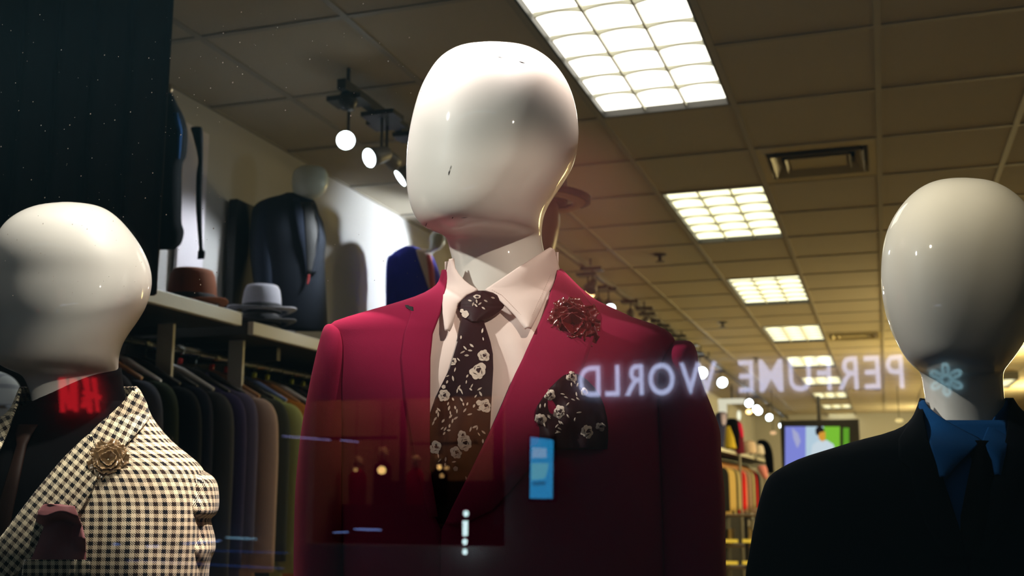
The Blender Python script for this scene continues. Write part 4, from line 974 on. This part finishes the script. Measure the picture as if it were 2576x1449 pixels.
def beam(label, px0, px1, py0, py1, Y, m, cat='sign', d=.1, nm='light_box', group=None):
    p0, p1 = at(px0, py1, Y), at(px1, py0, Y)
    o = MB().box(p0.x, p1.x, Y, Y+d, p0.z, p1.z).build(nm, m, None, bevel=.01); return tag(o, label, cat, group)
Lbox = glow('lit_sign', (1.0, .93, .72), .75)
lb = thing('light_box', 'pale lit angle-shaped box hanging far back above the clothes', 'light box', tuple(at(1840, 1006, 16.5)))
p0, p1 = at(1806, 1016, 16.5), at(1872, 1002, 16.5); MB().box(p0.x, p1.x, 16.5, 16.6, p0.z, p1.z).build('top_bar', Lbox, lb, world=True)
p0, p1 = at(1808, 1040, 16.5), at(1826, 1016, 16.5); MB().box(p0.x, p1.x, 16.5, 16.6, p0.z, p1.z).build('side_bar', Lbox, lb, world=True)
p0 = at(1840, 1002, 16.5); MB().box(p0.x-.01, p0.x+.01, 16.53, 16.57, p0.z, CEIL-.001).build('hanger', M['darkmetal'], lb, world=True)
for k, (x, y, m_, r_) in enumerate(((1859, 1045, glow('lamp_cream', (1, .98, .75), 1.1), (.03, .03, .075)), (1884, 1036, L_o, (.045, .045, .035)), (1945, 1089, glow('lamp_amber', (1, .6, .3), .9), (.05, .05, .03)), (2262, 1058, glow('lamp_honey', (1, .75, .3), 1.0), (.06, .06, .03)))):
    c = at(x, y, 17.5); t = thing('pendant_lamp', ['upright cream pendant lamp far back beside the pale box', 'warm round pendant lamp right of the cream one', 'small amber pendant lamp left of the screen', 'honey pendant lamp right of the screen beside the right mannequin'][k], 'pendant lamp', tuple(c), 'far pendant lamps')
    MB().ellipsoid((0, 0, 0), r_).build('shade', m_, t, smooth=True); MB().tube([(0, 0, r_[2]*.9), (0, 0, CEIL-c.z)], .006, 6).build('cord', M['darkmetal'], t)
# display torsos on the far shelf
def far_torso(label, rows, m, Y, lap=None):
    K = Kof(at(rows[len(rows)//2][1], rows[len(rows)//2][0], Y)); c = pt(rows[0][1], rows[0][0], K)
    t = thing('display_torso', label, 'display torso', tuple(pt((rows[-1][1]+rows[-1][2])/2, rows[-1][0], K)), 'dressed torsos on the far shelf')
    loft([(r[0], r[1], r[2], r[3], 0) for r in rows], K, 24, 2.3, 4).build('jacket', m, t, world=True, smooth=True)
    bo = Body([(r[0], r[1], r[2], r[3], 0) for r in rows], K)
    if lap:
        o = patch(lap[0], bo, .006, .0, nx=6).build('shirt', lap[1], t, world=True, smooth=True); shell(o, .006, 1)
    q_ = pt((rows[-1][1]+rows[-1][2])/2, rows[-1][0]-2, K); MB().tube([tuple(q_), (q_.x, q_.y, (2.186 if q_.z > 2.19 else .002))], .02, 10).build('stand', M['greymetal'], t, world=True)
far_torso('lilac shirted torso in navy, leftmost on the far shelf', [(1036, 1808, 1820, .05), (1042, 1800, 1830, .1), (1060, 1795, 1828, .15), (1100, 1792, 1824, .15), (1128, 1792, 1822, .15)], cloth('far_navy', (.03, .035, .12)), 15.6, ([(1038, 1812, 1826), (1062, 1815, 1826), (1070, 1818, 1822)], mat('lilac_shirt', (.45, .4, .75), .7)))
far_torso('black and yellow torso beside the maroon jacket on the far shelf', [(1052, 1834, 1848, .05), (1060, 1826, 1856, .1), (1090, 1824, 1860, .15), (1130, 1823, 1860, .15)], M['blackcloth'], 16.3, ([(1072, 1826, 1836), (1100, 1825, 1846), (1128, 1824, 1852)], mat('yellow_knit', (.8, .62, .05), .7)))
far_torso('maroon jacket torso with bright crimson shoulder on the far shelf', [(1056, 1842, 1856, .05), (1064, 1840, 1864, .1), (1085, 1842, 1869, .15), (1142, 1846, 1874, .15)], cloth('maroon', (.13, .008, .03)), 16.8, ([(1064, 1856, 1864), (1084, 1860, 1869), (1100, 1864, 1870)], cloth('bright_crimson', (.6, .01, .08))))
far_torso('pale pink shirt torso, left of the two pale ones', [(1108, 1878, 1890, .05), (1114, 1872, 1900, .1), (1140, 1874, 1904, .12)], mat('pale_pink', (.75, .6, .55), .8), 18.2)
far_torso('white shirt torso, right of the two pale ones', [(1118, 1906, 1914, .05), (1124, 1898, 1920, .1), (1142, 1898, 1924, .12)], mat('soft_white', (.8, .74, .74), .8), 18.9)
far_torso('black jacket torso at the far end of the shelf', [(1106, 1910, 1922, .05), (1114, 1905, 1934, .1), (1140, 1920, 1944, .15), (1190, 1930, 1948, .15)], M['blackcloth'], 19.4)
far_torso('rose pink blouse torso below the end of the far shelf', [(1170, 1908, 1924, .05), (1180, 1906, 1930, .1), (1200, 1918, 1932, .1), (1204, 1920, 1930, .06)], mat('rose_pink', (.75, .28, .32), .8), 17.2)

# low display unit with lit shelf edges
du = thing('display_unit', 'low dark display unit with yellow lit shelf edges far back', 'display unit', tuple(at(1862, 1449, 11.2)))
x0, x1 = at(1815, 1300, 11.2).x, at(1935, 1300, 11.2).x
for nm_, py in (('top_board', 1295), ('shelf_board', 1372), ('shelf_board', 1427)):
    z = at(1860, py, 11.2).z; MB().box(x0, x1, 11.2, 11.6, z-.02, z).build(nm_, mat('unit_'+str(py), (.22, .15, .07), .6), du, world=True)
for x in (x0, (x0+x1)/2-.01, x1-.03): MB().box(x, x+.03, 11.2, 11.6, 0, at(1860, 1300, 11.2).z).build('upright', M['darkmetal'], du, world=True)
for py in (1361, 1416):
    for (a, b_) in ((1824, 1856), (1868, 1912)):
        p0, p1 = at(a, py+4, 11.19), at(b_, py-4, 11.19); MB().box(p0.x, p1.x, 11.185, 11.195, p0.z, p1.z).build('light_strip', glow('strip_yellow', (1, .62, .06), .75), du, world=True)
sh_i = 0
for (a, b_, y0, y1, c, n_) in ((1872, 1888, 1305, 1325, (.75, .7, .6), 'white'), (1889, 1908, 1309, 1326, (.75, .7, .6), 'cream'), (1830, 1840, 1330, 1356, (.5, .36, .15), 'tan'), (1876, 1892, 1328, 1356, (.55, .42, .2), 'sand'), (1894, 1906, 1336, 1356, (.1, .08, .05), 'dark')):
    p0, p1 = at(a, y1, 11.25), at(b_, y0, 11.25)
    zb = at(1860, 1372, 11.2).z+.004; zb = zb if y0 > 1326 else at(1880, 1328 if n_ == 'white' else 1336, 11.25).z+.003
    o = MB().box(p0.x, p1.x, 11.23, 11.5, zb, p1.z).build('folded_garment', mat('fold_'+n_, c, .85, bump=(40, .4, .02)), None, bevel=.02)
    tag(o, f'{n_} folded clothes in the low display unit', 'folded clothes', 'folded clothes in the display unit')
# round rack of light hanging things between
ct = thing('sales_counter', 'pale pink counter edge beyond the hanging jackets', 'counter', tuple(at(1903, 1449, 12.5)))
p0, p1 = at(1888, 1291, 12.5), at(1918, 1281, 12.5); MB().box(p0.x, p1.x, 12.5, 12.9, p0.z, p1.z).build('counter_top', mat('counter', (.6, .42, .32), .6), ct, world=True)
MB().box(p0.x+.03, p1.x-.03, 12.55, 12.85, .002, p0.z).build('pedestal', M['darkmetal'], ct, world=True)

# unseen rows of the same panels, added at right for more bounce light
k = 0
for xr in (1.46, 3.7):
    for (a, b_) in troffer_cells[3::2]:
        t = copy_tree(base2); t.location = (xr, (a+b_)/2, CEIL-.105)
        tag(t, 'added ceiling light panel in the unseen rows to the right', 'ceiling light', 'ceiling lights to the right')

# ------------------------------------------------------------------ the mall across the corridor, seen mirrored in the window
def mir(px, py, Yv):
    p = at(px, py, Yv); return Vector((p.x, 2*GY-Yv, p.z))
YF = 2*GY-14.0
FX0, FX1 = -17.5, 4.5
o0, o1 = mir(780, 1010, 14), mir(1270, 1300, 14)
fm = MB().box(FX0, FX1, YF-.2, YF, o0.z+.02, 13).box(FX0, o0.x, YF-.2, YF, 0, o0.z+.02).box(o1.x, FX1, YF-.2, YF, 0, o0.z+.02).box(o0.x, o1.x, YF-.2, YF, 0, .9)
struct('wall_opposite', fm, mat('mall_wall', (.5, .5, .5), .9))
struct('floor_mall', MB().box(FX0, FX1+2, YF-4, GY-.1, -.12, -.02), mat('mall_floor', (.02, .022, .025), .5))
inm = MB().box(o0.x-.3, o1.x+.3, YF-3.3, YF-3.2, 0, 4).box(o0.x-.35, o0.x-.3, YF-3.2, YF-.2, 0, 4).box(o1.x+.3, o1.x+.35, YF-3.2, YF-.2, 0, 4).box(o0.x-.3, o1.x+.3, YF-3.2, YF-.2, 3.6, 3.65)
struct('wall_shop_opposite', inm, mat('clay_plaster', (.45, .30, .20), .9))
lamp('POINT', 'shop_lamp', (o0.x+1.2, YF-1.9, 3.2), 52, (1, .55, .32), size=.1)
# added teal washes; the wall's reflection lifts and tints the dark tones
lamp('AREA', 'added_veil_wash', (-7, YF+3.0, 10.2), 150, (.36, .76, .9), (-7, YF, 3.2), sx=20, sy_=.6)
lamp('AREA', 'added_veil_wash', (-6, YF+2.2, .02), 15, (.36, .76, .9), (-6, YF, .9), sx=18, sy_=.4)
pkc = mir(1390, 600, 14)
lamp('SPOT', 'added_pink_veil', (pkc.x+.3, YF+3.4, 7.6), 1150, (1, .32, .24), (pkc.x, YF, pkc.z), .1, 46, 1.0)  # added spot; its reflection gives the soft pink veil round the neck
# dark frame members of that shop front
for (a, b_, c, d, lab) in ((1001, 1018, 1010, 1320, 'upright'), (780, 996, 1098, 1110, 'bar'), (1034, 1190, 1111, 1120, 'bar')):
    pass
sf = thing('storefront', 'dark frame of the warm lit shop mirrored low in the crimson jacket', 'shop front', tuple(mir(1010, 1320, 14)))
for (a, b_, c, d, nm_) in ((1002, 1019, 1005, 1325, 'post'), (800, 996, 1096, 1108, 'crossbar'), (1034, 1200, 1111, 1119, 'crossbar'), (1240, 1262, 1005, 1325, 'post')):
    p0, p1 = mir(a, d, 14.05), mir(b_, c, 14.05); MB().box(p0.x, p1.x, p0.y-.08, p0.y, p0.z, p1.z).build(nm_, M['black'], sf, world=True)
tag(MB().box(o0.x-.2, o1.x+.2, YF-2.9, YF-2.7, 0, 1.78).build('counter', M['black'], None), 'black box added behind the figures to darken the mirrored warm shop low down', 'counter')  # black boxes added so the shop fades to dark lower down
tag(MB().box(o0.x-.1, o1.x+.1, YF-1.35, YF-1.25, 0, 1.42).build('counter', M['black'], None), 'low black box added in front of the figures to darken the mirrored shop', 'counter')
# sign letters
def letter_mesh(ch, thick=.010, ext=.02):
    cu = bpy.data.curves.new('l', 'FONT'); cu.body = ch; cu.size = 1; cu.offset = thick; cu.extrude = ext
    ob = bpy.data.objects.new('l', cu); COL.objects.link(ob); bpy.context.view_layer.update()
    me = bpy.data.meshes.new_from_object(ob.evaluated_get(bpy.context.evaluated_depsgraph_get())); bpy.data.objects.remove(ob)
    xs = [v.co.x for v in me.vertices]; zs = [v.co.y for v in me.vertices]
    return me, min(xs), max(xs), min(zs), max(zs)
def sign(label, text, x_left, x_right, z0, h, Y, m, gap=.16, space=.45, name='shop_sign', sx=1.0):
    """reads left to right for someone facing it, so from +X to -X"""
    t = thing(name, label, 'sign', (x_right, Y, z0))
    L = []; tot = 0
    for ch in text:
        if ch == ' ': L.append(None); tot += space; continue
        q = letter_mesh(ch); L.append(q); tot += q[2]-q[1]+gap
    tot -= gap; cap = L[0][4]-L[0][3]; S = h/cap; SX = (x_right-x_left)/tot
    cur = 0
    for q in L:
        if q is None: cur += space; continue
        me, a, b_, c, d = q
        me.transform(Matrix(((-SX, 0, 0, -(cur-a)*SX), (0, 0, S*.6, .03), (0, S, 0, 0), (0, 0, 0, 1))))
        o = link('letter', me, m, t, smooth=False); cur += b_-a+gap
    return t
pw = mir(1458, 998, 13.97); pe = mir(2277, 1000, 13.97)
pt_ = mir(1500, 929, 13.97)
sign('lilac lit letters of a shop name, mirrored in the window glass', 'PERFUME WORLD', pw.x, pe.x, pw.z, mir(2240, 917, 13.97).z-pe.z, YF+.02, glow('letters_lilac', (.62, .66, 1.0), 7.0))
# petal emblem beside them
em = thing('flower_emblem', 'pale blue six-petal emblem mirrored on the right mannequin neck', 'emblem', tuple(mir(2380, 955, 13.95)))
eo = mir(2380, 955, 13.95); me_ = glow('emblem_blue', (.38, .72, .85), 3.6)
for k in range(6):
    th = PI/2+k*PI/3; mb = MB(); n = 22; R0 = .115; outer = []; inner_ = []
    for j in range(n):
        u = 2*PI*j/n; lx = R0+.085*math.cos(u); ly = .046*math.sin(u)*(1+.25*math.cos(u))
        mx_ = R0+.050*math.cos(u); my_ = .022*math.sin(u)
        outer.append((eo.x-(lx*math.cos(th)-ly*math.sin(th)), eo.y, eo.z+lx*math.sin(th)+ly*math.cos(th))); inner_.append((eo.x-(mx_*math.cos(th)-my_*math.sin(th)), eo.y, eo.z+mx_*math.sin(th)+my_*math.cos(th)))
    mb.add(outer+inner_, [(j, (j+1) % n, n+(j+1) % n, n+j) for j in range(n)]); o = mb.build('petal', me_, em, world=True); shell(o, .02)
    mb = MB().ellipsoid((eo.x-R0*math.cos(th), eo.y, eo.z+R0*math.sin(th)), (.012, .008, .012), 8, 6); mb.build('petal_dot', me_, em, world=True)
# red hand-drawn sign (H&M read from the corridor, mirrored here)
rs = thing('shop_sign', 'red hand-drawn letters of a sign, mirrored on the left mannequin neck', 'sign', tuple(mir(200, 1035, 13.9)))
mr_ = glow('sign_red', (1.0, .02, .035), 3.6)
def stroke(name, polys):
    mb = MB()
    for P in polys:
        n = len(P); f_ = [tuple(mir(x, y, 13.9)) for x, y in P]; b_ = [(a, b0-.05, c) for a, b0, c in f_]
        mb.add(f_+b_, [tuple(range(n)), tuple(range(n, 2*n))[::-1]]+[(i, (i+1) % n, n+(i+1) % n, n+i) for i in range(n)])
    mb.build(name, mr_, rs, world=True)
stroke('letter', [[(148, 951), (161, 951), (165, 975), (172, 1005), (176, 1012), (175, 960), (178, 951), (189, 953), (191, 990), (192, 1036), (186, 1036), (181, 1005), (177, 1031), (171, 1030), (158, 985), (160, 1037), (152, 1037)]])
stroke('ampersand', [[(203, 1024), (207, 1008), (210, 1008), (213, 1024), (208, 1027)], [(206, 1003), (208, 998), (211, 1003), (209, 1007)]])
stroke('letter', [[(206, 949), (219, 949), (223, 984), (240, 990), (252, 996), (249, 1004), (243, 1007), (226, 1000), (229, 1038), (221, 1039), (214, 996), (206, 988), (213, 980)], [(229, 950), (238, 950), (242, 990), (236, 990)], [(239, 1006), (243, 1006), (247, 1036), (242, 1036)]])
# blue poster screen
bs = thing('poster_screen', 'upright blue poster screen mirrored below the floral pocket square', 'screen', tuple(mir(1363, 1253, 13.8)))
def sq(nm_, P, m_, Yv): 
    mb = MB(); n = len(P); f_ = [tuple(mir(x, y, Yv)) for x, y in P]; b_ = [(a, b0-.01, c) for a, b0, c in f_]
    mb.add(f_+b_, [tuple(range(n)), tuple(range(n, 2*n))[::-1]]+[(i, (i+1) % n, n+(i+1) % n, n+i) for i in range(n)]); return mb.build(nm_, m_, bs, world=True)
sq('panel', [(1335, 1099), (1392, 1107), (1390, 1254), (1333, 1254)], glow('poster_blue', (.03, .42, .92), 4.4), 13.8)
sq('pale_patch', [(1340, 1126), (1375, 1127), (1375, 1152), (1338, 1152)], glow('poster_pale', (.32, .60, .98), 4.8), 13.77)
sq('pale_patch', [(1337, 1165), (1380, 1165), (1376, 1190), (1370, 1204), (1337, 1208)], glow('poster_sky', (.16, .62, .85), 4.6), 13.77)
sq('dark_band', [(1340, 1212), (1372, 1211), (1372, 1220), (1342, 1222)], glow('poster_teal', (.02, .28, .6), 3.4), 13.77)
MB().box(mir(1333, 1254, 13.8).x-.03, mir(1392, 1254, 13.8).x+.03, 2*GY-13.87, 2*GY-13.83, mir(1363, 1262, 13.8).z, mir(1363, 1099, 13.8).z+.02).build('casing', M['black'], bs, world=True)
# white tube light, blue strip lights
tm = glow('tube_white', (.75, .95, 1.0), 11)
tt = thing('tube_lamp', 'upright white tube lamp with round bulbs, mirrored below the tie', 'tube lamp', tuple(mir(1171, 1396, 13.8)))
for (x, y0, y1, r_) in ((1173, 1291, 1293, .036), (1171, 1310, 1348, .034), (1170, 1362, 1364, .034), (1170, 1387, 1389, .034)):
    a, b_ = mir(x, y1, 13.8), mir(x, y0, 13.8)
    if y1-y0 < 5: MB().ellipsoid(tuple((a+b_)/2), (r_, r_, r_*1.15), 14, 10).build('bulb', tm, tt, world=True, smooth=True)
    else: MB().tube([tuple(a), tuple(b_)], r_, 14).build('tube', tm, tt, world=True, smooth=True)
blu = glow('strip_blue', (.25, .42, 1.0), 4.2); dim = glow('strip_deep_blue', (.03, .12, .5), 1.6); lil = glow('strip_lilac', (.42, .42, .95), 3.0)
strips = [(712, 1097, 832, 1107, 4, lil, 'lilac strip light running onto the crimson sleeve'), (857, 1107, 902, 1112, 4, lil, 'short lilac strip light on the crimson jacket front'), (892, 1331, 959, 1333, 5, blu, 'blue strip light low under the crimson jacket front'), (839, 1340, 877, 1338, 3, blu, 'short blue strip light left of the longer one low down'),
 (570, 1352, 646, 1356, 5, glow('strip_ice', (.3, .6, .85), 3.2), 'icy strip light beside the houndstooth sleeve'), (463, 1368, 556, 1360, 4, blu, 'blue strip light crossing the houndstooth sleeve'), (368, 1375, 402, 1374, 4, blu, 'short blue strip light on the houndstooth chest'), (285, 1369, 302, 1369, 4, blu, 'tiny blue light on the houndstooth chest beside the pink square'),
 (540, 1385, 726, 1391, 3, dim, 'dim deep blue strip to the right of the houndstooth jacket'), (320, 1410, 560, 1422, 4, dim, 'dim deep blue strip across the houndstooth jacket bottom'), (560, 1422, 714, 1430, 4, dim, 'dim deep blue strip at the very bottom right of the houndstooth')]
for (a, b0, c, d, h_, m_, lab) in strips:
    p0, p1 = mir(a, b0, 13.7), mir(c, d, 13.7); o = MB().tube([tuple(p0), tuple((p0+p1)/2), tuple(p1)], [h_*.0018, h_*.0024, h_*.0018], 10).build('strip_light', m_, None, smooth=True)
    tag(o, lab, 'strip light', 'blue strip lights mirrored low in the window')
# figures and lamps in the warm shop
wg = glow('lamp_gold', (1, .58, .20), 10); wd_ = glow('lamp_gold_dim', (1, .55, .2), 3.5)
hd = mat('far_head', (.8, .6, .4), .5); rd = cloth('far_red', (.5, .01, .03))
for k, (x, y, body_, lab) in enumerate(((813, 1150, rd, 'leftmost'), (902, 1152, rd, 'second from left, red clad'), (964, 1130, M['blackcloth'], 'tallest, dark clad'), (1046, 1150, rd, 'fourth, red clad'), (1105, 1150, M['blackcloth'], 'rightmost dark clad'))):
    c = mir(x, y, 15.6); t = thing('far_mannequin', f'{lab} mannequin in the warm shop mirrored in the crimson jacket', 'mannequin', (c.x, c.y, 0), 'mannequins in the mirrored warm shop')
    MB().ellipsoid((c.x, c.y, c.z-.05), (.075, .085, .085), 16, 12).build('body', hd, t, world=True, smooth=True)
    MB().lathe([(.001, c.z-.15), (.04, c.z-.16), (.09, c.z-.20), (.14, c.z-.26), (.145, c.z-.4), (.13, c.z-.8), (.14, c.z-1.0), (.12, 0.0), (.001, 0.0)], (c.x, c.y, 0), 20, sy=.6).build('jacket', body_, t, world=True, smooth=True)
    lamp('SPOT', 'shop_head_spot', (c.x, c.y+.5, 3.4), 26, (1, .6, .3), (c.x, c.y, c.z-.1), .04, 16, .7)
for k, (x, y, w_, h_, m_) in enumerate(((961, 1183, 12, 11, wg), (1106, 1175, 6, 7, wg), (1124, 1177, 7, 5, wd_), (1112, 1197, 6, 6, wd_), (895, 1182, 6, 5, wd_))):
    c = mir(x, y, 14.6); s_ = 14.6/2850
    t = thing('pendant_lamp', ['brightest golden lamp in the mirrored warm shop', 'golden lamp glowing through the tie bottom', 'dimmer golden lamp right of the tie one', 'dim golden lamp under the tie one', 'dim orange lamp above the left red figure'][k], 'pendant lamp', tuple(c), 'golden lamps in the mirrored warm shop')
    MB().ellipsoid((0, 0, 0), (w_*s_, w_*s_*.7, h_*s_), 16, 10).build('shade', m_, t, smooth=True); MB().tube([(0, 0, h_*s_*.9), (0, 0, 3.6-c.z)], .008, 6).build('cord', M['black'], t)

# unseen uplights added on the right-hand side to brighten the far ceiling
for (x, y, e_, c_) in ((1.8, 9.6, 50, (1, .76, .36)), (2.1, 13, 190, (1, .74, .28)), (2.6, 18, 150, (1, .74, .30)), (1.2, 22, 60, (1, .76, .34))):
    lamp('AREA', 'added_uplight', (x, y, 2.5), e_, c_, (x-1.6, y, CEIL), sx=.5, sy_=1.2)

# plaid shirt seen between the left mannequin's neck and the frame
Kp = Kof(at(20, 1000, 2.25))
pm = bpy.data.materials.new('plaid_cotton'); pm.use_nodes = True; nt = pm.node_tree; b_ = nt.nodes['Principled BSDF']; b_.inputs['Roughness'].default_value = .85
tc = N(nt, 'ShaderNodeTexCoord'); se = N(nt, 'ShaderNodeSeparateXYZ'); nt.links.new(tc.outputs['Object'], se.inputs[0])
fx = fmath(nt, 'LESS_THAN', fmath(nt, 'FRACT', fmath(nt, 'MULTIPLY', fmath(nt, 'ADD', se.outputs[0], fmath(nt, 'MULTIPLY', se.outputs[2], .3)), 22)), .22)
fz = fmath(nt, 'LESS_THAN', fmath(nt, 'FRACT', fmath(nt, 'MULTIPLY', se.outputs[2], 20)), .22)
mm = N(nt, 'ShaderNodeMix', data_type='RGBA'); nt.links.new(fmath(nt, 'MULTIPLY', fmath(nt, 'ADD', fx, fz), .5), mm.inputs[0]); mm.inputs[6].default_value = (.34, .36, .36, 1); mm.inputs[7].default_value = (.04, .05, .09, 1); nt.links.new(mm.outputs[2], b_.inputs['Base Color'])
tp = thing('shelf_mannequin', 'grey and blue plaid shirt seen between the left neck and the picture edge', 'mannequin', tuple(pt(-60, 1449, Kp)))
loft([(930, -80, -20, .02, 0), (938, -130, 10, .05, 0), (955, -170, 38, .07, 0), (985, -180, 56, .08, 0), (1020, -182, 64, .09, 0), (1060, -180, 66, .09, 0), (1449, -175, 60, .09, 0)], Kp, 40, 2.4, 5).build('shirt', pm, tp, world=True, smooth=True)
loft([(700, -75, -50, .02, 0), (740, -120, -20, .07, 0), (820, -120, -16, .08, 0), (890, -100, -30, .06, 0), (935, -90, -40, .05, 0)], Kp, 30).build('body', M['mannequin_far'], tp, world=True, smooth=True)
qq = pt(-60, 1449, Kp); MB().tube([tuple(qq+Vector((0, 0, .05))), (qq.x, qq.y, .002)], .03, 12).build('stand', M['greymetal'], tp, world=True)
lamp('SPOT', 'track_lamp', (-1.75, 2.05, 3.02), 14, (.95, .97, 1), tuple(pt(20, 980, Kp)), .03, 30, .5)  # spot aimed at the plaid shirt, apart from any track head
